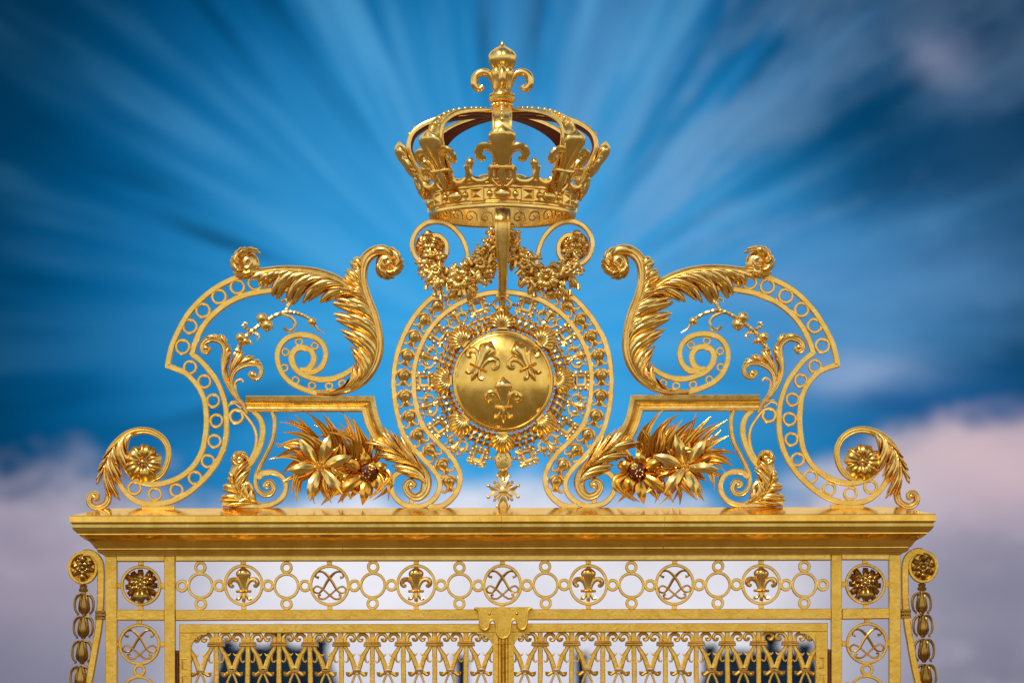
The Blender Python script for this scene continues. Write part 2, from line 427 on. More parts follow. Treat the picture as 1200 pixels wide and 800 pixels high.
# cornice: profile (projection beyond the post face, y) run round a long plan with mitred corners
prof = [(-6, 595.5), (0, 594.6), (37.2, 606.2), (38, 607), (38, 614), (37, 614.8), (35.6, 615.4), (35.2, 616.6), (35.8, 620), (33.5, 623.5), (30.5, 626), (29, 626.6), (29, 628),
        (26.5, 629), (22, 631.5), (18, 634.6), (15, 637.6), (13, 640.5), (12, 642), (8.6, 642.6), (8.6, 643.6), (9.4, 645), (8.8, 646.6), (5.4, 647.2), (5.2, 648.3), (2, 649), (1.6, 651)]
mb = MB(); rings = []
for p, y in prof:
    rings.append([(125 - p, y, 10 + p), (1055 + p, y, 10 + p), (1055 + p, y, -10 - p), (125 - p, y, -10 - p)])
slope_in = [(128, 594.8, 5), (1052, 594.8, 5), (1052, 594.8, -5), (128, 594.8, -5)]
flat_in = [(130, 594.8, 3), (1050, 594.8, 3), (1050, 594.8, -3), (130, 594.8, -3)]
mb.loft(rings[2:]); cornice = build('cornice', mb, SHEET, portal, smooth=25)
mb = MB(); mb.loft([flat_in, slope_in], cap=False); mb.add(flat_in, [(0, 1, 2, 3)])
mb.loft([slope_in, [(x, y + .02, d) for x, y, d in rings[2]]], cap=False); build('weathering', mb, SHEET, cornice, smooth=3)
for x in (402.5, 588.4, 777):          # sheet joints
    mb = MB(); r = lambda xx: [(xx, y, 10.2 + p) for p, y in prof[2:]] + [(xx, 651, 0), (xx, 606, 0)]
    mb.loft([r(x), r(x + .7)]); build('joint', mb, DARKG, cornice)
# posts and rails
for x0, x1 in ((124.6, 137.8), (193.4, 205.8), (974.2, 986.6), (1042.2, 1055.4)):
    mb = MB(); boxp(mb, x0, x1, 651, 1158, -9, 9); build('post', mb, LOWER, portal)
for (x0, x1, y0, y1) in ((137.8, 193.4, 650.5, 656.8), (986.6, 1042.2, 650.5, 656.8), (206.4, 973.6, 650.5, 656.8)):
    mb = MB(); boxp(mb, x0, x1, y0, y1, -8.6, 8.6); build('top_rail', mb, BAR, portal)
for (x0, x1) in ((137.8, 193.4), (986.6, 1042.2), (206.4, 973.6)):
    mb = MB(); boxp(mb, x0, x1, 713.4, 725.6, -8.2, 8.2); build('lower_rail', mb, LOWER, portal)

def peg(mb, x, y, w, h, d=3.0):
    boxp(mb, x - w / 2, x + w / 2, y - h / 2, y + h / 2, -d, d, .4)

# frieze
yc = 685.0
bigx = [286 + 101.05 * i for i in range(7)]
for i, x in enumerate(bigx):
    mb = MB(); ring(mb, x, yc, 23.4, 3.3, 7, ry=24.3, n=48)
    peg(mb, x, 658.7, 6, 4.2); peg(mb, x, 711.4, 6, 4.2)
    r = build('large_ring', mb, BAR, portal)
    mb = MB()
    if i % 2 == 0:
        fleur(mb, flat_fleur_fn(x, 692.2, 29.5)); build('fleur_de_lis', mb, LEAFG, r)
    else:
        monogram(mb, x, 684.6, 1.0); build('monogram', mb, DARKG, r)
for i in range(8):
    x = 286 - 50.5 + 101.05 * i
    mb = MB(); ring(mb, x, yc + .6, 15.6, 3.1, 7, n=36); build('link_ring', mb, BAR, portal)
    for dx, dy in ((-21.8, 0), (21.8, 0), (0, -21.4), (0, 21.2)):
        mb = MB(); ring(mb, x + dx, yc + .4 + dy, 7.3, 3.4, 6.4, n=26); build('small_ring', mb, BAR, portal)
for sgn in (1, -1):
    S = sgn
    mb = MB(); ring(mb, 165.5, 685, 23.8, 3.2, 7, n=48)
    peg(mb, 165.5, 658.6, 6, 5); peg(mb, 165.5, 711.2, 6, 5); peg(mb, 139.6, 685, 5.5, 6); peg(mb, 191.4, 685, 5.5, 6)
    r = build('rosette_ring', mb, LOWER, portal)
    mb = MB(); rnd = random.Random(3)
    fan_flower(mb, 165.5, 685, 0, 20.8, 12, .27, .16, .03, 0, .2, .05, 2, rnd=rnd)
    fan_flower(mb, 165.5, 685, 3.4, 15, 10, .30, .24, .03, .26, .2, .06, 2, rnd=rnd)
    fan_flower(mb, 165.5, 685, 6.4, 9.5, 6, .5, .34, .03, PI / 2, .1, .08, 2)
    boss(mb, 165.5, 685, 6, 4.2)
    for k in range(6): sphere(mb, (165.5 + 3 * math.cos(k), 685 + 3 * math.sin(k), 9), 1.2, 6, 4)
    blade(mb, [(165.5, 688 + 16 * t, 7 + 5 * math.sin(PI * t * .7)) for t in np.linspace(0, 1, 8)], lambda t: 7.5 * math.sin(PI * (.12 + .68 * t)), .4)
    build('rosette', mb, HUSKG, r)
    mb = MB(); ring(mb, 164, 754, 24.4, 3.2, 7, n=48)
    peg(mb, 164, 728, 6, 5); peg(mb, 138.8, 754, 3.4, 6); peg(mb, 190.8, 754, 5.5, 6)
    r = build('large_ring', mb, LOWER, portal)
    mb = MB(); monogram(mb, 164, 753.6, 1.03); build('monogram', mb, DARKG, r)
    mb = MB(); ring(mb, 164, 784.5, 7.6, 3.4, 6.4, n=26); build('small_ring', mb, LOWER, portal)
    mb = MB(); ring(mb, 164, 813, 22.4, 3.2, 7, n=48); build('link_ring', mb, LOWER, portal)
    for dx in (-25.4, 25.4):
        mb = MB(); ring(mb, 164 + dx * .93, 806, 6.5, 3, 6.4, n=24); build('small_ring', mb, LOWER, portal)
    mb = MB(); ring(mb, 164, 842, 7.6, 3.4, 6.4, n=26); build('small_ring', mb, LOWER, portal)
    mb = MB(); ring(mb, 164, 873, 24.4, 3.2, 7, n=40); build('large_ring', mb, LOWER, portal)
    # hinge
    mb = MB(); lathe_v(mb, [(2.6, 761), (2.6, 840)], 208.2, 2, 12); sphere(mb, (208.2, 764, 2), 3.2); build('hinge', mb, IRON, portal)
S = 1

# =================================================================== GATE LEAVES
def gate_leaf(sgn):
    global S
    S = sgn
    leaf = thing('gate_leaf', 'gilt barred gate leaf with curled scrolls %s' % ('left of the central moulded post' if sgn > 0 else 'right of the central moulded post'), 'gate leaf', (395, 1158, 0), 'leaves of the gate')
    mb = MB(); boxp(mb, 210.5, 577.5 + 5.6, 730.2, 740.4, -7, 7); build('top_rail', mb, LOWER, leaf)
    # outer stile with the rounded corner plate
    mb = MB(); boxp(mb, 210.5, 224.4, 740.4, 1150, -7, 7); st = build('stile', mb, LOWER, leaf)
    mb = MB()
    for y in (777, 797):
        tube(mb, [(219.5, y - 6, 7), (215, y - 6, 7.6), (215, y + 6, 7.6), (219.5, y + 6, 7)], .9, 6)
    build('keeper', mb, DARKG, st)
    def corner(mb, x, y, sx, r=17):
        arc = [(x + sx * (r - r * math.sin(a)), y + (r - r * math.cos(a)) + 2.0) for a in np.linspace(0, PI / 2, 12)]
        front = [(x, y)] + [(x + sx * (r + 1.5), y)] + [(x + sx * (r + 1.5), y + 1.6)] + arc + [(x, y + r + 4)]
        mb.loft([[(*p, -6.2) for p in front], [(*p, 6.2) for p in front]])
    mb = MB(); corner(mb, 224.4, 740.4, 1); build('corner_plate', mb, LOWER, leaf)
    mb = MB(); corner(mb, 577.5, 740.4, -1, 17); build('corner_plate', mb, LOWER, leaf)
    mb = MB(); boxp(mb, 577.5, 583.1, 740.4, 1150, -7, 7); build('meeting_stile', mb, LOWER, leaf)
    mb = MB(); boxp(mb, 210.5, 583.1, 1140, 1150, -6.8, 6.8); build('bottom_rail', mb, LOWER, leaf)
    rnd = random.Random(5)
    for k in range(9):
        x = 253.8 + 36.6 * k
        mb = MB()
        ys = [740.4]; 
        while ys[-1] < 1140: ys.append(ys[-1] + rnd.choice((3, 4, 5, 6.5)))
        path = []; ww = []
        for y in ys:
            for dy, w in ((0, .9), (.5, 1), (2.4, 1.0)):
                path.append((x, y + dy)); ww.append(w * rnd.uniform(.97, 1.03))
        sweep(mb, path, bar(5.8, 6, .8), wid=ww)
        b = build('bar', mb, LOWER, leaf)
        mb = MB(); boxp(mb, x - 9.6, x + 9.6, 751.4, 753.6, -4.5, 5, .5); boxp(mb, x - 10.2, x + 10.2, 753.6, 756.6, -5, 5.8, .6); build('collar', mb, DARKG, b)
    for k in range(10):
        x = 235.4 + 36.6 * k
        mb = MB()
        for sx in (-1, 1):
            # volutes that hang from the rail and open the keyhole
            p = cat([(-13.2, 752), (-12.6, 746), (-9, 742.4), (-4.4, 742.6), (-1.9, 746), (-3, 749.6), (-6, 749.6), (-6.4, 747)], 5)
            tube(mb, [(x + sx * a, b, 1.5) for a, b in p], ramp((0, 2.5), (.5, 2.1), (.85, 1.7), (1, 2.2)), 7)
            # arms of the V
            p = cat([(-13.6, 756.6), (-11.6, 761), (-8.4, 766), (-5.6, 772.5), (-2.2, 783)], 5)
            sweep(mb, [(x + sx * a, b) for a, b in p], bar(5.0, 5.8, 1.0), wid=lambda t: .85 + .35 * t)
            p = cat([(-10.2, 764), (-9.8, 769), (-10.6, 773.6), (-13.2, 775), (-14.4, 773)], 4)
            tube(mb, [(x + sx * a, b, 1) for a, b in p], ramp((0, 1.7), (.7, .9), (1, .6)), 6)
            p = cat([(-9, 764.5), (-6.2, 766.6), (-3.8, 767), (-1.4, 764.6)], 4)
            tube(mb, [(x + sx * a, b, 1) for a, b in p], ramp((0, 1.9), (.6, 1.4), (1, .25)), 6)
            # scrolls under the tie
            p = cat([(-1.6, 787.5), (-5, 787.6), (-8.4, 790), (-10.6, 789.4), (-10.4, 786.6)], 4)
            tube(mb, [(x + sx * a, b, 1) for a, b in p], ramp((0, 2.2), (.7, 2.0), (1, 2.8)), 7)
            p = cat([(-.8, 788), (-3.4, 793), (-6, 801), (-6.6, 810), (-4, 820), (-.6, 828)], 5)
            sweep(mb, [(x + sx * a, b) for a, b in p], bar(2.6, 5, .6))
            p = cat([(-.6, 828), (-4.2, 836), (-6.6, 848), (-5, 860), (-.6, 868)], 5)
            sweep(mb, [(x + sx * a, b) for a, b in p], bar(2.6, 5, .6))
        s = build('scroll_ornament', mb, LOWER, leaf)
        mb = MB(); boxp(mb, x - 4.9, x + 4.9, 784, 785.6, -3.5, 4.6, .4); boxp(mb, x - 4.2, x + 4.2, 785.6, 787.2, -3.4, 4.2, .4); build('tie', mb, DARKG, s)
    if sgn > 0:      # the astragal that covers the meeting line is fixed to this leaf
        mb = MB()
        pts = [(-9.4, -7), (-9.4, 7.6), (-6.4, 8.6), (-5.6, 10), (-4.8, 8.6), (-3.2, 9), (-2.2, 12), (0, 13.4), (2.2, 12), (3.2, 9), (4.8, 8.6), (5.6, 10), (6.4, 8.6), (9.4, 7.6), (9.4, -7)]
        r = lambda y, g=0: [(590 + a, y, b + g) for a, b in pts]
        mb.loft([r(740), r(752), r(752.4, .8), r(754.4, .8), r(754.8), r(1150)])
        ast = build('astragal', mb, LOWER, leaf)
    S = 1
    return leaf
leafL = gate_leaf(1); leafR = gate_leaf(-1)
# escutcheon over the meeting stiles: fixed to the portal's lower rail
half = [(590 - 33.6, 711.4), (590 - 34.2, 713), (590 - 31, 715.2), (590 - 29.4, 719), (590 - 28.6, 728), (590 - 27.6, 735), (590 - 25, 738.2), (590 - 21.8, 738.6), (590 - 19, 736), (590 - 17.8, 731), (590 - 15.5, 727.6), (590 - 12.6, 727.4), (590 - 10.4, 730), (590 - 9.4, 736), (590 - 8.6, 743), (590 - 5.4, 747.4)]
hc = np.vstack([np.array(half[:1]), cat(half[1:], 4)])
out = [tuple(p) for p in hc] + [(590, 748.6)] + [(1180 - p[0], p[1]) for p in hc[::-1]]
mb = MB(); mb.loft([[(*p, 8) for p in out], [(*p, 15.2) for p in out]])
esc = build('escutcheon_plate', mb, LOWER, portal)
mb = MB(); tube(mb, [(p[0] + (1.2 if p[0] < 590 else -1.2 if p[0] > 590 else 0), p[1] - .8, 15.4) for p in out[1:-1]], 1.5, 7); build('bead', mb, LOWER, esc)
for x in (574, 605.6):
    mb = MB(); boss(mb, x, 719.3, 15, 1.7, 1.5); build('bolt', mb, DARKG, esc)

# =================================================================== SIDE BRACKETS WITH HUSK CHAINS
def side_bracket(sgn):
    global S
    S = sgn
    o = thing('husk_bracket', 'curled gilt bracket with hanging husk chain below the %s end of the cornice' % ('left' if sgn > 0 else 'right'), 'bracket', (122, 1150, 0), 'side brackets of the gate')
    mb = MB()
    p = cat([(97.7, 647.2), (105, 646.8), (112, 650), (117.4, 657.5), (119, 668), (118.8, 690), (118.2, 712), (116.4, 735), (112.6, 758), (108, 782), (102, 810), (97, 840), (96, 880), (102, 930), (112, 980), (118, 1040), (119, 1150)], 6)
    sweep(mb, p, bar(8.2, 12, .9)); build('scroll_bar', mb, LOWER, o)
    mb = MB(); ring(mb, 97.7, 664.6, 17.6, 3.6, 11, ry=19.4, n=40)
    lathe_d(mb, 97.7, 664.6, [(14.6, -3), (14.6, 1.5), (12, 2.5)], 36, ry=1.12)
    m = build('boss_disc', mb, LOWER, o)
    mb = MB(); fan_flower(mb, 97.7, 665, 2.2, 14.6, 8, .38, .22, .03, .2, .2, .06, 2); fan_flower(mb, 97.7, 665, 5, 9, 5, .56, .38, .03, PI / 2, .15, .08, 2); boss(mb, 97.7, 665, 6, 2.8)
    sphere(mb, (97.7, 654.5, 6), 3.6); sphere(mb, (97.7, 675.5, 6), 4.4)
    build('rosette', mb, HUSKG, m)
    for y in (716.4, 720, 723.6):
        mb = MB(); boxp(mb, 112.6, 124.4, y - 1.5, y + 1.5, -7, 8 if y != 720 else 9, .7); build('cuff', mb, HUSKG, o)
    mb = MB(); lathe_v(mb, [(2.5, 684), (4.6, 685.5), (4.2, 688), (5.6, 689.5), (5, 692.5), (3, 693), (3, 697)], 98.8, 2, 18); build('knob', mb, HUSKG, o)
    for k, (x, y) in enumerate([(99.6, 708), (98.6, 734.5), (97.2, 763), (95.4, 793), (93.6, 823), (92, 853)]):
        s = 1.0 + .035 * k
        mb = MB()
        lathe_v(mb, [(2.2 * s, y - 13 * s), (4.4 * s, y - 11.5 * s), (5.2 * s, y - 7 * s), (6.2 * s, y - 1 * s), (6.8 * s, y + 4 * s), (5.8 * s, y + 8 * s), (3.2 * s, y + 10.5 * s), (1.6 * s, y + 13 * s)], x, 2, 40, lobes=lambda a: 1 + .07 * abs(math.sin(3.5 * a)))
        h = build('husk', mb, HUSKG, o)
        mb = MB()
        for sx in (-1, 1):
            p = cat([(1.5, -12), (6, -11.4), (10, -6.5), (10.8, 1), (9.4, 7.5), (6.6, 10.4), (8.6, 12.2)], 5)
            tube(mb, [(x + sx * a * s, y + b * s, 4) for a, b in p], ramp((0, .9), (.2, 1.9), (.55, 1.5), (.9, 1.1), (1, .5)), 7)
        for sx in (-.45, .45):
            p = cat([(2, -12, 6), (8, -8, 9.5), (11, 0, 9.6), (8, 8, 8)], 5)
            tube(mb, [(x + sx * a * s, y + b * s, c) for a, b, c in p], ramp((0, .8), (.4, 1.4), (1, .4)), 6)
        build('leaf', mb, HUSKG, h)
    S = 1
side_bracket(1); side_bracket(-1)

# =================================================================== OPENWORK SIDE SCROLLS
def side_scroll(sgn):
    global S
    S = sgn
    w = 'left' if sgn > 0 else 'right'
    o = thing('openwork_scroll', 'tall gilt openwork scroll filled with rings on the %s end of the cornice' % w, 'scroll', (200, 594, 0), 'openwork end scrolls')
    mb = MB()
    up = cat([(302, 316.5), (290, 320), (278, 325.5), (256.5, 336), (239, 349), (223.5, 366), (213, 383), (204.5, 400), (200.2, 414), (197.6, 426.6)], 5)
    dn = cat([(197.6, 427.6), (209, 431.6), (220, 437.2), (232, 450.5), (240, 467), (242.4, 485), (242.8, 497), (241.4, 511), (237.6, 528), (227.5, 545.5), (213.5, 557.5), (199, 564), (185, 566.6), (172, 565.6), (160.5, 561), (151.5, 553)], 5)
    sweep(mb, np.vstack([up, dn]), bar(6.2, 9)); build('outer_rail', mb, BAR, o)
    mb = MB()
    up = cat([(345, 338.5), (324, 339), (312, 340.5), (294, 344), (276, 351), (261, 360), (247.5, 372), (238, 384.5), (231.6, 397), (226.4, 414.2)], 5)
    dn = cat([(227, 415.2), (235, 421), (243, 429.5), (255, 446), (262.5, 464), (266, 482), (266.4, 500), (264.8, 516), (258, 535), (246, 553.5), (231, 569.5), (214.5, 581.2), (198, 588), (181, 590), (165, 587.8), (153, 580.5), (144, 570), (137, 556)], 5)
    sweep(mb, np.vstack([up, dn]), bar(6.2, 9)); build('inner_rail', mb, BAR, o)
    for x, y in ((224, 382.2), (239.3, 363.5), (258, 347.5), (279.3, 336.2), (300, 331), (215.2, 405.5)):
        mb = MB(); ring(mb, x, y, 9.3, 3.1, 7.6, n=30); build('ring', mb, BAR, o)
    for x, y in ((224, 429.6), (240.7, 446.4), (250.5, 468.8), (254.3, 492), (252, 515.8), (244.2, 539.5), (229.2, 559.3), (207.7, 573.7), (182.5, 578.6), (159, 571)):
        mb = MB(); ring(mb, x, y, 8.5, 2.9, 7.6, n=30); build('ring', mb, BAR, o)
    mb = MB(); boxp(mb, 167, 206, 592, 596, -5, 4); build('foot', mb, BAR, o)
    # volute ring with its flower
    mb = MB()
    vol = cat([(160.5, 557), (168, 561.6), (180, 561.4), (191, 554), (197.4, 541), (198.2, 527), (192.4, 514.6), (181.5, 506.4), (168, 503.6), (154, 507), (143, 514.5), (133.5, 525), (127, 537.5), (122.6, 552)], 6)
    rstem(mb, vol, ramp((0, 5), (.15, 6.2), (.6, 8), (.85, 11), (1, 9)), 9); v = build('volute', mb, BAR, o)
    mb = MB(); fl = (169.3, 542)
    fan_flower(mb, *fl, 6, 22.5, 5, .74, .26, .03, -PI / 2 + .1 + .2 * sgn, rnd=random.Random(4 + sgn))
    boss(mb, *fl, 10, 4.2)
    for k in range(7): sphere(mb, (fl[0] + 4.4 * math.cos(k * .9), fl[1] + 4.4 * math.sin(k * .9), 12), 1.3, 6, 4)
    build('flower', mb, DARKG, o)
    mb = MB()
    acanthus(mb, part_of(vol, (160, 504.5), (122.6, 552)), cat([(152, 520), (151, 532), (154, 545), (153, 556), (146, 562), (141, 572), (143, 585), (134, 583)], 5), 4, 3, d0=3, dome=5, lag=.1)
    acanthus(mb, part_of(vol, (140, 517), (122.6, 552)), cat([(128, 527), (120, 537), (115.5, 548), (113, 560), (114, 571)], 5), 3, 2, d0=3, dome=4, lag=.1)
    acanthus(mb, part_of(vol, (138, 519), (122.6, 552)), cat([(141, 535), (140, 550), (137, 563), (133, 578), (128, 586)], 5), 3, 3, d0=6, dome=5, lag=.1)
    p = cat([(126, 548), (127.5, 565), (128.5, 578), (125.6, 588), (116, 593.4), (107.6, 590.4), (105, 583.5), (108.6, 577.6), (114.4, 578), (115, 583), (111.5, 584)], 6)
    rstem(mb, p, ramp((0, 8), (.4, 8.5), (.7, 6.5), (1, 4)), 9)
    sphere(mb, (112, 582, 3), 3.4)
    build('acanthus_leaf', mb, LEAFG, o)
    S = 1
side_scroll(1); side_scroll(-1)

# =================================================================== BIG ACANTHUS SCROLLS
def acanthus_scroll(sgn):
    global S
    S = sgn
    w = 'left' if sgn > 0 else 'right'
    o = thing('acanthus_scroll', 'large gilt acanthus scroll with ringed spiral on the shelf %s of the round medallion' % w, 'scroll', (385, 464, 0), 'great acanthus scrolls')
    mb = MB()
    sp = cat([(398, 459.6), (384, 460.6), (367.5, 458.8), (345.5, 450.2), (332.5, 438), (326.4, 422), (328.6, 406), (339, 394.9), (354, 391.5), (369, 394.7), (379.3, 403), (383, 415), (379.8, 427), (371, 434.6), (359, 436.4)], 6)
    sweep(mb, sp, bar(6.2, 9)); spi = build('spiral_rail', mb, BAR, o)
    mb = MB()
    ip = cat([(416, 430.5), (403.5, 438.6), (390, 443.2), (375, 444), (363, 441), (352, 435.6), (345, 427.5), (342.8, 417.6), (347, 409.4), (355, 406.8), (363.6, 409.2), (368.8, 417), (367.6, 426), (361, 432.4), (353, 432)], 6)
    sweep(mb, ip, bar(6.6, 8.4), wid=ramp((0, .9), (.3, 1), (.45, 1.15), (.7, 1.0), (.9, 1.1), (1, .6))); build('inner_rail', mb, BAR, o)
    for x, y in ((351.3, 400.2), (370, 405.0), (335.6, 412.2), (334.8, 431), (348, 445.4), (367, 451.2), (386.7, 452), (402, 449)):
        mb = MB(); ring(mb, x, y, 4.9, 2.2, 6.6, n=22); build('ring', mb, BAR, o)
    stem = cat([(372, 459.6), (392, 459.6), (411, 454.6), (427, 444), (437.6, 428), (442.6, 409), (442.2, 389), (437.6, 369), (430.6, 351), (426.2, 335), (425.4, 319), (429.8, 304), (440, 295), (451, 293), (459, 296.5)], 7)
    mb = MB(); rstem(mb, stem, ramp((0, 6), (.15, 9), (.35, 15), (.5, 14), (.62, 13), (.8, 13), (.93, 12), (1, 8)), 13, 2)
    tube(mb, [(x + 4.5 * 0, y, 7) for x, y in stem[8:70]], ramp((0, .6), (.3, 1.8), (1, .8)), 6)
    build('stem', mb, LEAFG, o)
    mb = MB()
    curl_head(mb, 455.5, 308.5, 19, -128, 118)
    tube(mb, [(438, 297, 4), (446, 292.6, 6), (455, 293.6, 6), (462, 299, 5)], ramp((0, 4), (.5, 5.4), (1, 3)), 9)
    build('curled_head', mb, LEAFG, o)
    mb = MB()
    # leaf on the inner side of the rising stem
    acanthus(mb, part_of(stem, (384, 460), (436, 364)), cat([(404, 451), (411.5, 441), (413.8, 428), (413, 414), (407, 399), (397.6, 385), (391.4, 371), (388.6, 356.5), (394, 343)], 6), 6, 2, d0=3, dome=6, al=5, lag=.08, pull=.38)
    acanthus(mb, part_of(stem, (412, 454), (434, 358)), cat([(418, 440), (421, 425), (419, 408), (413, 392), (407, 376), (404, 361), (408, 345)], 6), 5, 2, d0=9, dome=5, al=3, lag=.10, pull=.42)
    acanthus(mb, part_of(stem, (441, 398), (428, 345)), cat([(426, 388), (420, 374), (415, 360), (411, 346), (412, 336)], 6), 3, 3, d0=12, dome=3, al=2.5, lag=.10, pull=.42)
    build('leaf', mb, LEAFG, o)
    mb = MB()
    acanthus(mb, part_of(stem, (437, 368), (430, 303)), cat([(419, 351), (406.5, 338), (403.8, 326), (408, 315), (412.6, 306), (421.5, 298)], 6), 3, 2, d0=3, dome=5, lag=.16, pull=.45)
    acanthus(mb, part_of(stem, (434, 360), (427, 310)), cat([(424, 346), (415, 333), (414, 321), (419, 309)], 6), 2, 3, d0=7, dome=4, lag=.2, pull=.45)
    build('leaf', mb, LEAFG, o)
    # long leaf that lies along the top of the openwork scroll
    mb = MB()
    st2 = cat([(434, 366), (423, 350.5), (409, 338), (392, 328), (371, 321.2), (348, 318), (326, 317.6), (308, 319), (294, 318.5)], 7)
    rstem(mb, st2, ramp((0, 8), (.2, 13), (.5, 15), (.8, 12), (1, 10)), 12, 2)
    acanthus(mb, part_of(st2, (430, 360), (302, 319)), cat([(404, 349), (391, 352), (379, 356), (364, 354), (350, 360), (336, 355), (322, 350.5), (312, 338), (300, 333)], 6), 6, 2, d0=3, dome=7, al=3.5, lag=.15, pull=.55)
    acanthus(mb, part_of(st2, (420, 348), (312, 319)), cat([(395, 338), (378, 341), (360, 343), (345, 342), (330, 340), (318, 332), (306, 328)], 6), 5, 2, d0=9, dome=4, al=3, lag=.10, pull=.42)
    acanthus(mb, part_of(st2, (404, 334), (322, 318)), cat([(378, 329), (362, 331), (346, 331), (332, 329), (322, 324)], 6), 3, 2, d0=12, dome=2, al=2, lag=.2, pull=.6)
    build('leaf', mb, LEAFG, o)
    mb = MB()
    curl_head(mb, 291, 308.5, 20, -10, -245, n=4)
    tube(mb, [(318, 320, 4), (305, 322, 6), (294, 326, 5)], ramp((0, 4), (.5, 5.4), (1, 3)), 9)
    build('curled_head', mb, LEAFG, o)
    S = 1
acanthus_scroll(1); acanthus_scroll(-1)

# =================================================================== BUD BRANCHES
def bud_branch(sgn):
    global S
    S = sgn
    w = 'left' if sgn > 0 else 'right'
    o = thing('bud_branch', 'slender gilt sprig with round buds at the outer end of the %s shelf' % w, 'sprig', (288, 478, 0), 'budded sprigs')
    mb = MB()
    st = cat([(291, 484), (286, 474), (277.5, 465), (269, 451.5), (264.6, 437), (264.8, 422), (266.4, 411), (263, 401.5), (255, 396.6), (245.5, 397.6), (239.4, 402.6), (238.8, 409.6), (243.4, 412.6), (246.6, 409), (244, 406)], 7)
    rstem(mb, st, ramp((0, 4), (.2, 6), (.35, 9), (.55, 9), (.7, 7.5), (.85, 5.5), (1, 4)), 9, 2)
    st2 = cat([(279, 466), (272, 452), (273, 440), (279.6, 431), (290.6, 426.4), (302, 427), (307.4, 433.4), (305.6, 441), (298.6, 443.6), (293.6, 439.2), (296, 435.6)], 7)
    rstem(mb, st2, ramp((0, 5), (.3, 7.5), (.55, 6.5), (.8, 4.6), (1, 3.6)), 8, 4)
    sphere(mb, (243, 408, 4), 4.2); sphere(mb, (297.6, 439, 5), 4.4)
    build('stem', mb, LEAFG, o)
    mb = MB()
    acanthus(mb, part_of(st, (266, 446), (245.5, 397.6)), cat([(272, 424), (273.6, 408), (268, 396), (259, 390.6), (248, 391.6), (240, 396)], 6), 3, 3, d0=4, dome=4, al=2, af=1, lag=.14, pull=.55, drop=3)
    acanthus(mb, part_of(st2, (275, 460), (302, 427)), cat([(273, 430), (277, 414), (284, 408.5), (291, 414.5), (299, 417), (306, 422), (310, 431)], 6), 4, 2, d0=4, dome=4, al=2, af=1, lag=.14, pull=.5, drop=3)
    p = cat([(287, 474), (279.5, 464), (276.4, 455), (277.6, 447.5), (283, 444.4), (286, 447.6)], 6)
    tube(mb, [(x, y, 3) for x, y in p], ramp((0, 2.2), (.7, 1.6), (1, 1.8)), 7)
    p = cat([(290, 478), (282, 472), (274, 470), (269.6, 472.6)], 5)
    tube(mb, [(x, y, 3) for x, y in p], ramp((0, 2.2), (1, .4)), 6)
    build('leaf', mb, LEAFG, o)
    mb = MB()
    br = cat([(277, 417), (284, 404), (291, 394), (300, 386), (311, 378), (322, 370.6), (335, 365.6), (347, 366.6), (358, 370.6), (367, 377), (373, 386), (381, 391)], 7)
    ph = lambda t: 1 + .22 * math.sin(t * 190)
    tube(mb, [(x, y, 5) for x, y in br], lambda t: ramp((0, 3.2), (.3, 2.4), (.6, 2.2), (.85, 1.6), (1, .6))(t) * ph(t), 8)
    for pts in ([(332, 367), (337.4, 361.6), (338.4, 354), (333.5, 351.4), (330.6, 355)], [(338.4, 361), (342, 354.6), (346, 353)], [(331, 367), (342, 371.6), (347, 378.6), (345, 385.6), (338.6, 387.4), (334.4, 383.4)],
                [(297, 389), (291.4, 386), (286.6, 382.4), (288.6, 378.6), (291, 380.6)], [(296, 390.4), (302.4, 391.6), (305, 395.4), (302.4, 398.4)], [(288, 399), (294, 400), (296.6, 404)]):
        p = cat(pts, 6); tube(mb, [(x, y, 5) for x, y in p], lambda t: ramp((0, 2.0), (.8, 1.4), (1, 1.8))(t) * ph(t), 7)
    build('twig', mb, LEAFG, o)
    for x, y, r in ((283.8, 396, 5.6), (289.6, 400.6, 4.6), (308.6, 373.6, 6.6), (314.6, 381.6, 7.2), (366.6, 377.6, 5.0)):
        mb = MB(); sphere(mb, (x, y, 6.5), r, 12, 8, .92)
        for k in range(5):
            a = k * 1.257 + .4
            blade(mb, [(x + (r * 1.0) * math.sin(PI * t * .55) * math.cos(a), y + r * math.sin(PI * t * .55) * math.sin(a), 6.5 + r * .9 * math.cos(PI * t * .55)) for t in np.linspace(.25, 1.1, 6)], lambda t: r * .4 * math.sin(PI * (.15 + .8 * t)), .3)
        boss(mb, x - .3, y - .3, 6.5 + r * .9, 1.2); build('bud', mb, LEAFG, o)
    S = 1
bud_branch(1); bud_branch(-1)

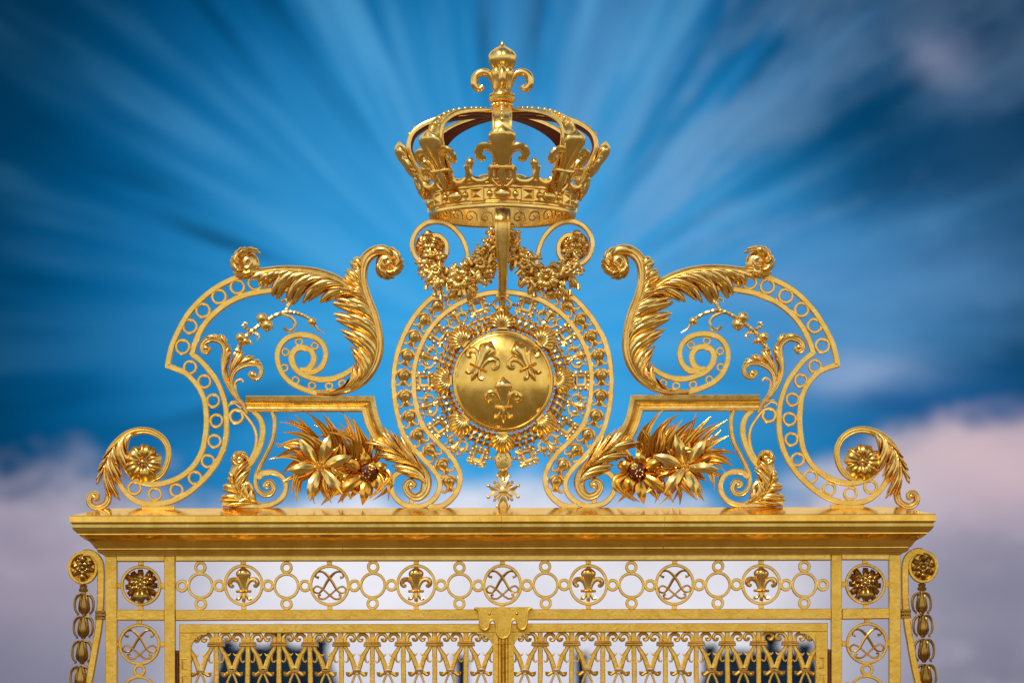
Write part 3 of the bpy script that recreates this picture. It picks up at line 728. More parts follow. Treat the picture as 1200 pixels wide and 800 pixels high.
# =================================================================== CONSOLE SHELVES
def console_shelf(sgn):
    global S
    S = sgn
    w = 'left' if sgn > 0 else 'right'
    o = thing('console_shelf', 'gilt moulded shelf on curled scroll feet, framing the lily spray %s of the medallion' % w, 'console', (380, 594, 0), 'moulded shelves on the cornice')
    mb = MB()
    mould = [(-9, -6), (-9, 5.5), (-8.2, 6.4), (-5.4, 6.6), (-5, 4.6), (-3.6, 4), (-1.2, 5), (1, 7.6), (2.4, 8.6), (3.2, 8.8), (3.6, 10), (8.2, 10.6), (9, 10), (9, -6)]
    path = [(289.5, 473), (432.6, 473)] + [tuple(p) for p in cat([(434.6, 483), (439, 498), (446, 511), (456, 523), (468, 534), (480, 543)], 5)]
    sweep(mb, path, mould, wid=lambda t: 1 if t < .4 else 1 - .3 * max(0, (t - .4)))
    build('moulded_rail', mb, GOLD, o, smooth=28)
    mb = MB(); p = cat([(298, 481), (305, 489), (308.4, 500), (307.6, 513), (303, 527), (296, 540), (289, 548)], 6)
    sweep(mb, p, bar(6.4, 9)); build('strap', mb, BAR, o)
    mb = MB()
    p = cat([(319.6, 481), (322, 489), (322.4, 499), (319.4, 516), (312, 532), (304.6, 546.6), (300.4, 559), (301.6, 571), (308.6, 578.2), (317.4, 577.4), (321, 570.6), (317.4, 564), (311.6, 565.6), (311.4, 570)], 7)
    rstem(mb, p, ramp((0, 5.6), (.5, 5.6), (.7, 6.8), (1, 6)), 10); sphere(mb, (313.6, 569, 3.5), 3.4); build('strap', mb, PALEG, o)
    mb = MB()
    p = cat([(262, 590), (282, 591.4), (302, 592), (318, 590.4), (330, 583.4), (335.6, 571), (332.4, 559.4), (321.4, 553), (309, 554), (302, 560)], 7)
    sweep(mb, p, bar(6.4, 11, 1.2)); build('foot_scroll', mb, PALEG, o)
    # thin scroll at the outer end
    mb = MB()
    p = cat([(292, 540), (298.4, 528), (301, 514), (298.6, 501), (292, 490.4), (284.6, 482), (276, 480), (270.6, 486), (273.4, 493.4), (281, 494.4), (285.6, 489), (284, 483.4)], 7)
    sweep(mb, p, bar(3.6, 8)); tube(mb, [(267, 478, 2), (270, 473.6, 2), (276, 472, 2), (284, 478, 2)], 1.3, 6); build('thin_scroll', mb, GOLD, o)
    # standing leaf at the outer foot
    mb = MB()
    st = cat([(306, 590), (292, 586), (281, 576), (275.6, 563), (276.4, 551), (281.4, 541), (283, 534), (279, 530)], 6)
    rstem(mb, st, ramp((0, 4), (.3, 11), (.6, 12), (.85, 9), (1, 6)), 9, 2)
    acanthus(mb, part_of(st, (306, 590), (276.4, 551)), cat([(280, 595), (262, 593), (257.5, 586), (262, 577), (261.5, 569), (267, 560), (269, 549)], 6), 4, 2, d0=3, dome=5, lag=.12, pull=.3)
    acanthus(mb, part_of(st, (304, 589.6), (277, 549)), cat([(301, 578), (296, 568), (293, 559), (296, 551), (294, 543), (289, 537)], 6), 4, 2, d0=5, dome=5, lag=.12, pull=.3)
    p = cat([(282, 587), (292, 582), (296, 574), (292, 567), (286, 569), (287, 574)], 6); tube(mb, [(x, y, 9) for x, y in p], ramp((0, 1), (.5, 3), (1, 2.4)), 8)
    curl_head(mb, 281.5, 538, 10.5, 60, -200, n=4)
    build('standing_leaf', mb, PALEG, o)
    # inner foot: spiral strap that grows out of a leaf
    mb = MB()
    sp = cat([(455, 520), (470, 530.4), (484, 541), (495, 552), (500.6, 564), (498, 576), (489.6, 581.8), (480, 578), (476, 569), (481, 563), (486, 566.4), (484.4, 570)], 7)
    rstem(mb, sp, ramp((0, 14), (.3, 14), (.55, 9.5), (.8, 7.5), (1, 5.6)), 11, 3); sphere(mb, (483, 568.5, 6), 4.2)
    build('spiral_strap', mb, PALEG, o)
    mb = MB()
    rs = sp[::-1]
    acanthus(mb, part_of(rs, (500.6, 564), (462, 525)), cat([(488, 536), (481, 524), (475, 509), (464, 508), (452, 496), (446, 503), (446, 516)], 6), 3, 3, d0=4, dome=6, lag=.2, pull=.35)
    acanthus(mb, part_of(rs, (499, 571), (455, 520)), cat([(478, 560), (464, 551), (452, 542), (444, 536), (437, 528), (429, 519), (440, 511)], 6), 3, 3, d0=5, dome=6, lag=.2, pull=.4)
    acanthus(mb, part_of(rs, (500, 561), (458, 522)), cat([(484, 545), (472, 532), (462, 520), (452, 513)], 6), 2, 3, d0=11, dome=3, lag=.22, pull=.4)
    build('spray_leaf', mb, PALEG, o)
    mb = MB(); boxp(mb, 480.6, 486, 582, 592, -3, 4); build('peg', mb, GOLD, o)
    S = 1
console_shelf(1); console_shelf(-1)

# =================================================================== LILY SPRAYS
def lily_spray(sgn):
    global S
    S = sgn; rnd = random.Random(11 if sgn > 0 else 23); j = lambda a: rnd.uniform(-a, a)
    w = 'left' if sgn > 0 else 'right'
    o = thing('lily_spray', 'spray of gilt metal lilies with spiky strap leaves under the %s shelf' % w, 'lily spray', (395, 594, 0), 'lily sprays on the cornice')
    mb = MB(); p = cat([(364, 546), (385, 552), (410, 551), (436, 553), (452, 548)], 6); tube(mb, [(x, y, -1) for x, y in p], 3.2, 8)
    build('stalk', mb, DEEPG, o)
    ups = [(336, 489), (328.5, 497), (343.5, 488), (357, 480.5), (370.5, 496), (382.5, 490), (401, 481), (419, 492), (325, 514.5), (317, 536), (320, 541.5), (329, 553), (409, 500), (433, 508), (440, 520), (391, 499), (349, 503), (362, 507), (427, 512), (336, 520), (376, 486), (412, 488), (345, 512), (398, 494), (424, 502), (322, 526), (333, 506), (386, 507), (406, 513), (364, 490)]
    lows = [(348, 589.5), (354, 577), (369, 591), (379.5, 592), (394.5, 588), (401, 590), (414, 586.5), (431.5, 586.5), (439, 586.5), (452, 588), (384, 584), (406, 582), (361, 584), (424, 580), (388, 590), (443, 578), (341, 575), (333, 566)]
    for tip in ups + lows + [(350, 530), (345, 541), (398, 524), (418, 527), (420, 560), (386, 588), (352, 566), (412, 566), (445, 560), (370, 512), (394, 514)]:
        low = tip[1] > 556
        tx, ty = tip[0] + j(5 if sgn < 0 else 1), tip[1] + j(5 if sgn < 0 else 1)
        bx = 372 + (tx - 320) * .52 + j(4); by = 548 + j(5)
        bx = min(max(bx, 368), 438)
        d0 = j(5) - 3; side = j(14) + (8 if tx < bx else -8); d1 = j(11) + 4
        P = np.array([bx, by]); E = np.array([tx, ty]); v = E - P; L = np.linalg.norm(v); nrm = np.array([-v[1], v[0]]) / L
        hook = j(.5)
        pts = [tuple(P + v * t + nrm * (side * math.sin(PI * t) * (.9 if not low else 1.2) + 9 * hook * t ** 3)) + (d0 + (d1 - d0) * t + 4 * math.sin(PI * t),) for t in np.linspace(0, 1, 13)]
        wd = rnd.uniform(4.2, 6.6); tw0 = j(.7); tw1 = j(1.0)
        mb = MB(); blade(mb, pts, lambda t: wd * (.5 + .5 * math.sin(PI * min(.5, t))) * max(.06, (1 - t ** 2.6)) , .3, .35, .15, twist=lambda t: tw0 + (tw1 - tw0) * t)
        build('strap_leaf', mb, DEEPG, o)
    def lily(x, y, d, tips, wd, mat):
        for k, (tx, ty) in enumerate(tips + [((tips[q][0] + tips[(q + 1) % len(tips)][0]) / 2 + rnd.uniform(-3, 3), (tips[q][1] + tips[(q + 1) % len(tips)][1]) / 2 + rnd.uniform(-3, 3)) for q in range(len(tips))]):
            v = np.array([tx - x, ty - y]); back = k >= len(tips)
            v = v * 1.12; ts = np.linspace(0, 1, 11)
            pts = [(x + v[0] * (.08 + .92 * t), y + v[1] * (.08 + .92 * t), d + (4 if back else 9) * math.sin(PI * .80 * t) + (2 if k % 2 else 0) - (3 if back else 0)) for t in ts]
            wk = wd * (.62 if back else 1); mb = MB(); blade(mb, pts, lambda t: wk * (.35 + .65 * math.sin(PI * min(.5, t * .85))) * (1 if t < .45 else max(.05, 1 - ((t - .45) / .55) ** 1.9)), .16, -.22, .1)
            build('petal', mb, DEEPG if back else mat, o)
    lily(375.7, 548, 6, [(354, 518), (387, 514), (410, 536), (400, 576), (363, 581), (341, 551)], 6.5, GOLD)
    mb = MB(); boss(mb, 375.7, 548, 10, 3.6)
    for k in range(6):
        a = k * PI / 3; tube(mb, [(375.7, 548, 10), (375.7 + 3 * math.cos(a), 548 + 3 * math.sin(a), 16), (375.7 + 5 * math.cos(a), 548 + 5 * math.sin(a), 18)], 1, 6); sphere(mb, (375.7 + 5 * math.cos(a), 548 + 5 * math.sin(a), 18), 1.6, 6, 4)
    build('stamens', mb, GOLD, o)
    lily(433.6, 553.5, 2, [(404, 540), (396, 579), (426, 588), (448, 575), (453, 545), (428, 531)], 6.4, DEEPG)
    mb = MB(); lathe_d(mb, 433.6, 553.2, [(9.6, 9), (9.4, 12.5), (8, 14.6), (4.6, 15.6), (.5, 16)], 20); c = build('flower_eye', mb, WINE, o)
    mb = MB()
    for k in range(7): sphere(mb, (431 + 4.2 * math.cos(k * .9), 556.5 + 3.8 * math.sin(k * .9), 16.4), 1.25, 7, 5)
    blade(mb, [(435 + 4 * t, 551 - 7 * t, 16 + 2 * math.sin(PI * t)) for t in np.linspace(0, 1, 6)], lambda t: 4.2 * math.sin(PI * (.2 + .7 * t)), .4)
    build('stamens', mb, GOLD, c)
    S = 1
lily_spray(1); lily_spray(-1)

# =================================================================== MEDALLION
mc = (590.0, 447.0)
med = thing('sun_medallion', 'round gilt openwork medallion with a domed shield of three fleurs-de-lis and a rope collar', 'medallion', (590, 594, 0))
for sgn in (1, -1):
    S = sgn
    mb = MB()
    a = circ(*mc, 128, n=36, a0=math.radians(237), a1=math.radians(178), end=True)
    p = np.vstack([a, cat([(463.2, 466), (466.4, 485), (473, 506), (483, 521.5), (495, 535), (506, 547), (514.4, 558.6), (516.6, 570), (511.6, 581.6), (500, 590.4), (486.5, 592.6), (472, 589.4), (462.4, 580.5), (458.8, 568.5), (463, 557.6), (473, 551.4), (486, 551), (495, 556)], 6)])
    sweep(mb, p, bar(6.0, 10)); build('outer_rail', mb, GOLD, med)
    mb = MB()
    a = circ(*mc, 104.6, n=40, a0=math.radians(270), a1=math.radians(182), end=True)
    p = np.vstack([a, cat([(486.4, 465), (490.4, 484), (498.6, 501.5), (512, 516.6), (527, 531.6), (537.6, 548), (540.6, 562), (536, 577), (526, 588), (516, 592.6), (503, 592.4)], 6)])
    sweep(mb, p, bar(6.0, 10)); build('inner_rail', mb, GOLD, med)
    # chain of bellflower buds between the rails
    chain = [(560, 335.5), (540, 341.6), (520, 353.2), (503.4, 369), (490.2, 387.6), (480.4, 409), (475, 432), (474.2, 456), (478.4, 480), (486.8, 502.6), (499.4, 521.4), (514.8, 538.4), (526, 557.6), (528.2, 577)]
    cp = cat(chain, 6)
    mb = MB(); tube(mb, [(x, y, 0) for x, y in cp[:-6]], .9, 6)
    lk = build('chain_wire', mb, DARKG, med)
    n_b = 13
    for k in range(n_b):
        t = (k + .35) / (n_b + .0); c = at(cp, t); tv = tan_at(cp, t)
        px, py = -tv[1], tv[0]
        if sgn > 0 or True:
            mb = MB(); mb.xf = lambda x, y, z, c=c, tv=tv, px=px, py=py: (c[0] + 1.14 * (tv[0] * y + px * x), c[1] + 1.14 * (tv[1] * y + py * x), 1.14 * z)
            rings = []
            for y, r in ((-6.8, .6), (-6, 3.2), (-4.2, 5.2), (-1.4, 6.4), (1.6, 6.0), (4.4, 4.2), (7, 2.5), (9, 2.6), (10.4, 1.6)):
                rings.append([(r * math.cos(a), y, .8 + r * .85 * math.sin(a)) for a in np.linspace(0, 2 * PI, 13)[:-1]])
            mb.loft(rings)
            for sx in (-1, 1):
                tube(mb, [(sx * a, b, 2.5) for a, b in cat([(1.6, 6), (3.6, 9), (6.2, 10.4), (8, 8.6), (7.6, 6.6)], 4)], ramp((0, 1.7), (1, .9)), 6)
                tube(mb, [(sx * a, b, 3.0) for a, b in cat([(2, -6.6), (5, -4.8), (7.4, -1), (7.0, 2.8)], 4)], ramp((0, .8), (.5, 1.4), (1, .5)), 6)
            b = build('bud', mb, LEAFG, med)
            mb2 = MB(); mb2.xf = mb.xf
            ringz = [[(rr * math.cos(a), -1.6 + rr * math.sin(a), z) for a in np.linspace(0, 2 * PI, 13)[:-1]] for rr, z in ((2.6, 5.6), (2.5, 6.9), (1.5, 7.1), (1.4, 5.6))]
            mb2.loft(ringz); build('eye', mb2, DARKG, b)
S = 1
# radial ornaments of the collar
for k in range(20):
    if k in (0, 10): continue
    a = math.radians(18 * k); c = (mc[0] + 92 * math.sin(a), mc[1] - 92 * math.cos(a))
    mb = MB(); base = flat_fleur_fn(0, 0, 1, a)
    fn = lambda x, y, z, c=c, a=a: (c[0] + 1.10 * (x * math.cos(a) + y * math.sin(a)), c[1] + 1.10 * (x * math.sin(a) - y * math.cos(a)), 1.10 * z)
    mb.xf = fn
    if k % 2 == 0:
        # fleur with flames
        mb.xf = None
        fleur(mb, lambda x, y, z, fn=fn: fn(x * 15, y * 15 - 5, 2 + z * 15))
        mb.xf = fn
        for sx in (-1, 1):
            tube(mb, [(sx * u, v, 1) for u, v in cat([(3, -8), (8.5, -7), (11, -2), (9, 3), (11.5, 8)], 4)], ramp((0, 1.1), (.5, 2.1), (1, .7)), 6)
            tube(mb, [(sx * u, v, 1) for u, v in cat([(3, 5), (6.5, 8), (6, 12)], 4)], ramp((0, 1), (.5, 1.8), (1, .6)), 6)
        for u, v in ((-7.5, 0), (7.5, 0), (0, -10.5)): sphere(mb, (u, v, 1), 2.4, 8, 6)
    else:
        # knotted cross round a square opening
        for q in range(4):
            qa = q * PI / 2; cq, sq = math.cos(qa), math.sin(qa)
            R = lambda u, v: (u * cq - v * sq, u * sq + v * cq)
            tube(mb, [(*R(u, v), 1.5) for u, v in ((-4.4, 4.4), (0, 4.9), (4.4, 4.4))], 2.1, 7)
            tube(mb, [(*R(u, v), 1.5) for u, v in ((4.4, 4.4), (7, 7), (9.6, 8.8))], ramp((0, 1.5), (1, 3.0)), 7)
            sphere(mb, (*R(8.2, 5.2), 1.5), 2.5, 8, 6); sphere(mb, (*R(5.2, 8.2), 1.5), 2.5, 8, 6)
            tube(mb, [(*R(u, v), 1) for u, v in ((0, 5), (0, 8.4))], 1.5, 6); sphere(mb, (*R(0, 9), 1.5), 2.3, 8, 6)
    build('collar_ornament', mb, LEAFG, med)
for k in range(20):                        # links that join the ornaments
    a = math.radians(18 * k + 9); c = (mc[0] + 91 * math.sin(a), mc[1] - 91 * math.cos(a))
    mb = MB(); tube(mb, [(c[0] - 4.4 * math.cos(a), c[1] - 4.4 * math.sin(a), 0), (c[0], c[1], .6), (c[0] + 4.4 * math.cos(a), c[1] + 4.4 * math.sin(a), 0)], 1.1, 6)
    sphere(mb, (c[0], c[1], 1), 1.9, 8, 6)
    build('link', mb, DARKG, med)
# little crown at the head of the collar
mb = MB()
boxp(mb, 582, 598, 344, 349, -3, 5)
for sx in (-1, 1): tube(mb, [(590 + sx * u, v, 3) for u, v in cat([(2, 349), (7, 352), (10, 357), (7, 362), (4, 359)], 5)], ramp((0, 1.8), (.6, 2.2), (1, 2.4)), 7)
lathe_v(mb, [(2, 349), (4.6, 353), (3.4, 359), (6.4, 362), (8, 366), (6.6, 371), (9, 374)], 590, 1, 18)
build('collar_crown', mb, LEAFG, med)
# twisted rope round the shield
mb = MB()
for r, d in ((64.6, 2), (70.5, 3.6), (76.4, 2)):
    tube(mb, [(mc[0] + r * math.cos(a), mc[1] + r * math.sin(a), d) for a in np.linspace(0, 2 * PI, 91)], 2.1, 7, cap=False)
rope = build('rope_collar', mb, DARKG, med)
for k in range(8):
    for q in range(5):
        a0 = math.radians(45 * k + 10.2 + 6.15 * q); pts = []; mb = MB()
        for t in np.linspace(0, 1, 13):
            a = a0 + math.radians(3.6) * (t - .5); r = 61.4 + 18.6 * t
            pts.append((mc[0] + r * math.sin(a), mc[1] - r * math.cos(a), -1 + 9.5 * math.sin(PI * t) ** .8))
        tube(mb, pts, ramp((0, 1.5), (.5, 2.4), (1, 1.5)), 8); build('rope_wrap', mb, LEAFG, rope)
for k in range(8):
    a = math.radians(45 * k); c = (mc[0] + 70.5 * math.sin(a), mc[1] - 70.5 * math.cos(a))
    mb = MB(); 
    flip = -1 
    mb.xf = lambda x, y, z, c=c, a=a: (c[0] + x * math.cos(a) + y * math.sin(a), c[1] + x * math.sin(a) - y * math.cos(a), z)
    rings = []
    nr = 9
    for rr in np.linspace(0.06, 1, 9):
        row = []
        for i in range(nr * 6 + 1):
            th = math.radians(-82 + 164 * i / (nr * 6)); fl = abs(math.cos(PI * i / 6)) 
            R = 21 * rr * (1 + .04 * fl * (rr > .8)); dz = 4 + 10.5 * math.sin(PI * (0.15 + .80 * rr)) ** .8 + 1.5 * fl * rr
            row.append((R * math.sin(th) * .80, -8.5 + R * math.cos(th), dz))
        row.append((0, -9.5, 1)); rings.append(row)
    mb.loft(rings)
    boxp(mb, -5.5, 5.5, -11, -7.6, 2, 11)
    build('scallop_shell', mb, LEAFG, rope)
# domed shield
mb = MB(); dome = lambda r: 24 * math.sqrt(max(0, 1 - (r / 62.0) ** 2)) - 2.4
prof_d = [(59.5, 0), (59.5, 7), (58.6, 9), (56.6, 9.4), (55.4, 8.6)] + [(r, dome(r)) for r in (54.8, 53.4, 51.5, 49, 46, 42, 37, 31, 24, 17, 10, 4, .3)]
lathe_d(mb, *mc, prof_d, 96)
for k in range(64):
    a = 2 * PI * k / 64; sphere(mb, (mc[0] + 61.2 * math.cos(a), mc[1] + 61.2 * math.sin(a), 5.5), 1.5, 7, 5)
shield = build('shield', mb, POLISH, med, smooth=30)
dm = lambda x, y: dome(math.hypot(x - mc[0], y - mc[1])) + .6
for cx, cy, ang in ((561.2, 432, math.radians(27)), (620.4, 432, math.radians(-27)), (590.6, 478.6, 0)):
    mb = MB(); fleur(mb, flat_fleur_fn(cx, cy, 35.5, ang, dome=dm), dep=.36); build('fleur_de_lis', mb, GOLD, shield)
# badge and hanging cross under the collar
mb = MB(); lathe_d(mb, 590.8, 539, [(10.4, -3), (10.4, 3), (9.4, 4.2), (8.6, 3.4), (5, 4.2), (.3, 4.6)], 32, ry=1.26)
rnd = random.Random(2)
for k in range(14):
    a = rnd.uniform(0, 6.28); r = rnd.uniform(1, 6); tube(mb, [(590.8 + r * math.cos(a), 539 + 1.2 * r * math.sin(a), 4.6), (590.8 + r * math.cos(a) + rnd.uniform(-3, 3), 539 + 1.2 * r * math.sin(a) + rnd.uniform(-3, 3), 4.8)], .8, 5)
build('oval_badge', mb, PALEG, med)
mb = MB(); mb.xf = None
tube(mb, [(590.6 + 2 * math.cos(a), 555 + 3 * math.sin(a), 0) for a in np.linspace(0, 2 * PI, 13)], 1.2, 6)
for q in range(4):
    qa = math.radians(45 + 90 * q) if False else math.radians(90 * q + 0)
    cq, sq = math.cos(qa), math.sin(qa); R = lambda u, v: (590.6 + u * cq - v * sq, 575.5 + u * sq + v * cq)
    for sx in (-1, 1):
        A = [R(0, 0), R(sx * 2.0, 7), R(sx * 6.6, 17.5), R(sx * 3, 15.6), R(0, 12.5)]
        mb.loft([[(*p, -3) for p in A], [(*p, 2.6) for p in A], [(R(0, 0)[0] * .3 + p[0] * .7, R(0, 0)[1] * .3 + p[1] * .7, 4.2) for p in A]])
        sphere(mb, (*R(sx * 6.6, 17.5), 0), 2.2, 8, 6)
    b = R(8.6, 8.6); tube(mb, [(590.6, 575.5, 1), (*b, 1.5)], 1.8, 6); sphere(mb, (*R(10.2, 10.2), 1.4), 2.1, 7, 5)
    for u, v in ((6.4, 11), (11, 6.4)): tube(mb, [(*R(3, 3), 1), (*R(u, v), 1)], 1.2, 5)
lathe_d(mb, 590.6, 575.5, [(5.6, 1), (5, 4.4), (2.8, 5.6), (.3, 5.8)], 16)
boxp(mb, 586.4, 594.8, 586, 595.4, -3, 3); lathe_v(mb, [(3, 551), (6.2, 553), (5.4, 557), (3.6, 560), (4.6, 563)], 590.6, 0, 18)
build('order_cross', mb, LEAFG, med)
# loops that carry the crown, with their rosettes, and the tapering console
for sgn in (1, -1):
    S = sgn
    mb = MB()
    p = cat([(549, 332), (550.2, 318), (550, 305), (547.6, 292), (542, 279), (532.6, 268), (520.6, 261), (507, 260), (495, 265.4), (487, 275.6), (484.6, 289), (488.6, 301), (497, 309), (508, 311), (518, 306.6), (524.4, 297), (523.6, 285), (516, 277), (507, 276)], 6)
    sweep(mb, p, bar(5.2, 14)); lp = build('loop_bar', mb, GOLD, med)
    mb = MB(); lathe_d(mb, 505, 288.5, [(17, -2), (17, 1), (14, 3)], 30)
    fan_flower(mb, 505, 288.5, 3, 17, 9, .35, .26, .04, .1, .2, .08, 3); fan_flower(mb, 504.5, 284, 7, 10.5, 5, .55, .4, .03, -PI / 2, .1, .08, 2)
    sphere(mb, (503, 275, 8), 5.4, 10, 7, .9); build('rosette', mb, LEAFG, lp)
S = 1
mb = MB()
path = [(590, y) for y in np.linspace(249, 346, 24)]
def cw(t): return float(np.interp(t, [0, .12, .45, .75, 1], [1.0, 1.0, .86, .58, .48]))
def cd(t): return float(np.interp(t, [0, .05, .10, .16, .24, .34, .5, .7, .85, 1], [32, 38, 42.5, 44.5, 44.5, 43.5, 41, 37, 34, 30]))
rings = []
for i, (x, y) in enumerate(path):
    t = i / 23; w = 9.4 * cw(t); d = cd(t)
    rings.append([(x - w, y, -8), (x - w, y, d - 1), (x - w * .86, y, d), (x - w * .72, y, d), (x - w * .66, y, d - 2.2), (x - w * .3, y, d - 1.2), (x, y, d - .6), (x + w * .3, y, d - 1.2), (x + w * .66, y, d - 2.2), (x + w * .72, y, d), (x + w * .86, y, d), (x + w, y, d - 1), (x + w, y, -8)])
mb.loft(rings)
build('console_stem', mb, GOLD, med, smooth=35)

# =================================================================== GARLANDS
def garland(sgn):
    global S
    S = sgn; rnd = random.Random(7 if sgn > 0 else 19); j = lambda a: rnd.uniform(-a, a)
    w = 'left' if sgn > 0 else 'right'
    o = thing('garland', 'heavy gilt swag of flowers and fruit hanging under the %s side of the crown' % w, 'garland', (540, 335, 0), 'swags under the crown')
    path = cat([(506, 296), (509, 308), (516, 320), (528, 328.5), (542, 329), (555, 321), (566, 309), (574, 296), (580, 282), (583, 271)], 8)
    rad = ramp((0, 6), (.15, 11), (.4, 15.5), (.6, 15), (.8, 9), (1, 4))
    mb = MB(); tube(mb, [(x, y, 4) for x, y in path], lambda t: rad(t) * .62, 9); build('core', mb, DARKG, o)
    mb = MB()
    for k in range(110):
        t = rnd.random(); c = at(path, t); r = rad(t); a = j(PI); b = c + np.array([math.cos(a), math.sin(a)]) * r * .4; tip = c + np.array([math.cos(a + j(.5)), math.sin(a + j(.5)) + .25]) * r * rnd.uniform(.95, 1.5)
        frond(mb, b, (math.cos(a + j(.6)), math.sin(a + j(.6))), tip, rnd.uniform(2.4, 4.2), 5 + j(4) + r * .4, 3 + j(2), fingers=2 if rnd.random() < .3 else 0, n=9)
    build('leaf', mb, LEAFG, o)
    for t, kk, n_ in ((.42, 1.0, 11), (.66, .62, 6), (.20, .6, 5)):
        c = at(path, t) + np.array([j(2), j(2)]); r = rad(t) * .78 * kk + 1.5
        mb = MB(); fan_flower(mb, c[0], c[1], 7 + rad(t) * .75, r * 1.12, 7 if n_ > 7 else 5, .50 if n_ > 7 else .66, .34, .035, j(1), .14, .1, 2, rnd=rnd); boss(mb, c[0], c[1], 9 + rad(t) * .75, r * .24); build('flower', mb, LEAFG, o)
    for k in range(30):
        t = rnd.uniform(.03, .97); c = at(path, t); r = rad(t); a = j(PI); q = rnd.uniform(2.2, 4.4)
        x, y, d = c[0] + math.cos(a) * r * .8, c[1] + math.sin(a) * r * .8, 7 + r * .6 + j(2)
        mb = MB()
        if k % 3 == 0: sphere(mb, (x, y, d), q, 10, 7, rnd.uniform(.9, 1.2)); nm = 'fruit'
        else:
            b_ = j(.9); ux, uy = math.sin(b_), math.cos(b_); q *= .95
            tube(mb, [(x + ux * v * q, y + uy * v * q, d) for v in (-2.0, -1.4, -.7, .1, .8, 1.5, 1.8)], lambda t_: q * float(np.interp(t_, [0, .16, .34, .55, .74, .92, 1], [.15, .42, .75, .95, .8, 1.0, .9])), 10); nm = 'blossom'
        build(nm, mb, PALEG if k % 4 == 1 else LEAFG, o)
    for t, dx, dy in ((.12, -8, 26), (.2, -3, 24), (.3, -6, 20), (.9, -14, 20), (.85, -4, 22), (.95, 5, 30), (.5, 4, 18), (.64, 6, 17)):
        c = at(path, t); mb = MB(); p = [(c[0], c[1], 8), (c[0] + dx * .5 + j(3), c[1] + dy * .5, 11), (c[0] + dx, c[1] + dy, 8)]
        tube(mb, cat(p, 4), ramp((0, .9), (1, .9)), 6)
        q = p[-1]; lathe_v(mb, [(.5, q[1] - 3), (2.0, q[1] - 1), (2.6, q[1] + 2), (3.4, q[1] + 5), (2.2, q[1] + 5.4)], q[0], q[2], 10); build('bellflower', mb, LEAFG, o)
    for x, y in ((569, 337), (557, 341), (543, 345)):
        pass
    S = 1
garland(1); garland(-1)

# =================================================================== CROWN
crown = thing('royal_crown', 'big gilt royal crown with eight pearled arches, red inside, on top of the gate', 'crown', (590, 255, 0))
def cyl(phi, R, y, t=0.0):
    """angle round the crown axis (0 faces the forecourt), radius, height line, sideways"""
    return (CX + R * math.sin(phi) + t * math.cos(phi), y, R * math.cos(phi) - t * math.sin(phi))
mb = MB()
bp = [(80.5, 254), (82, 255.6), (85, 255.6), (86.2, 254), (86.2, 251.4), (85, 250), (83.6, 249.6), (83.4, 248), (84.6, 247.2), (85.4, 246), (85.4, 233.6), (86.4, 232.6), (87.8, 232), (87.8, 230.2), (86.6, 229.4), (87.6, 227.6), (89.8, 226.4), (90.8, 224.4), (90.6, 222.2), (89, 220.8), (86.4, 220.4), (85.2, 221.6), (82.4, 222.6), (81.4, 224)]
lathe_v(mb, bp, n=128, closed=True); band = build('band', mb, GOLD, crown, smooth=30)
mb = MB()
for k in range(26):           # running scroll round the inside of the band
    ph = 2 * PI * k / 26
    q = cat([(-8, 5), (-7, -3), (-1, -6), (5, -3), (5.4, 2.6), (1, 4.4), (-2, 1.4), (.6, -1)], 5)
    tube(mb, [cyl(ph + u / 81, 80.9, 243 + v * 1.0) for u, v in q], .8, 5)
build('scroll_relief', mb, DARKG, band)
for k in range(18):
    ph = math.radians(20 * k); y0 = 240.0
    mb = MB()
    if k % 2 == 0:
        rr = []
        for s in np.linspace(0, PI / 2 * .97, 7):
            rr.append([cyl(ph + 9.6 * math.cos(s) * math.cos(a) / 86, 85.2 + 5.4 * math.sin(s), y0 + 6.8 * math.cos(s) * math.sin(a)) for a in np.linspace(0, 2 * PI, 21)[:-1]])
        mb.loft([[cyl(ph + 10.6 * math.cos(a) / 86, 84, y0 + 7.8 * math.sin(a)) for a in np.linspace(0, 2 * PI, 21)[:-1]], [cyl(ph + 10.4 * math.cos(a) / 86, 86.8, y0 + 7.6 * math.sin(a)) for a in np.linspace(0, 2 * PI, 21)[:-1]]] + rr)
        build('oval_jewel', mb, GOLD, band)
    else:
        sq = lambda h, o, R: [cyl(ph + u / 86, R, y0 + v) for u, v in ((-h, -o), (h, -o), (h, o), (-h, o))]
        mb.loft([sq(8.6, 7.4, 84), sq(8.6, 7.4, 87), sq(8, 6.8, 88.2), sq(7, 5.8, 88.2), sq(6.6, 5.4, 86.8), sq(6, 4.8, 87.2), sq(.4, .3, 91.2)])
        build('square_jewel', mb, GOLD, band, smooth=20)
    mb = MB(); sphere(mb, cyl(ph + math.radians(10), 86, y0), 3.9, 10, 8); sphere(mb, cyl(ph + math.radians(10), 85.4, y0 - 5), 1.6, 7, 5); sphere(mb, cyl(ph + math.radians(10), 85.4, y0 + 5), 1.6, 7, 5); build('bead', mb, GOLD, band)

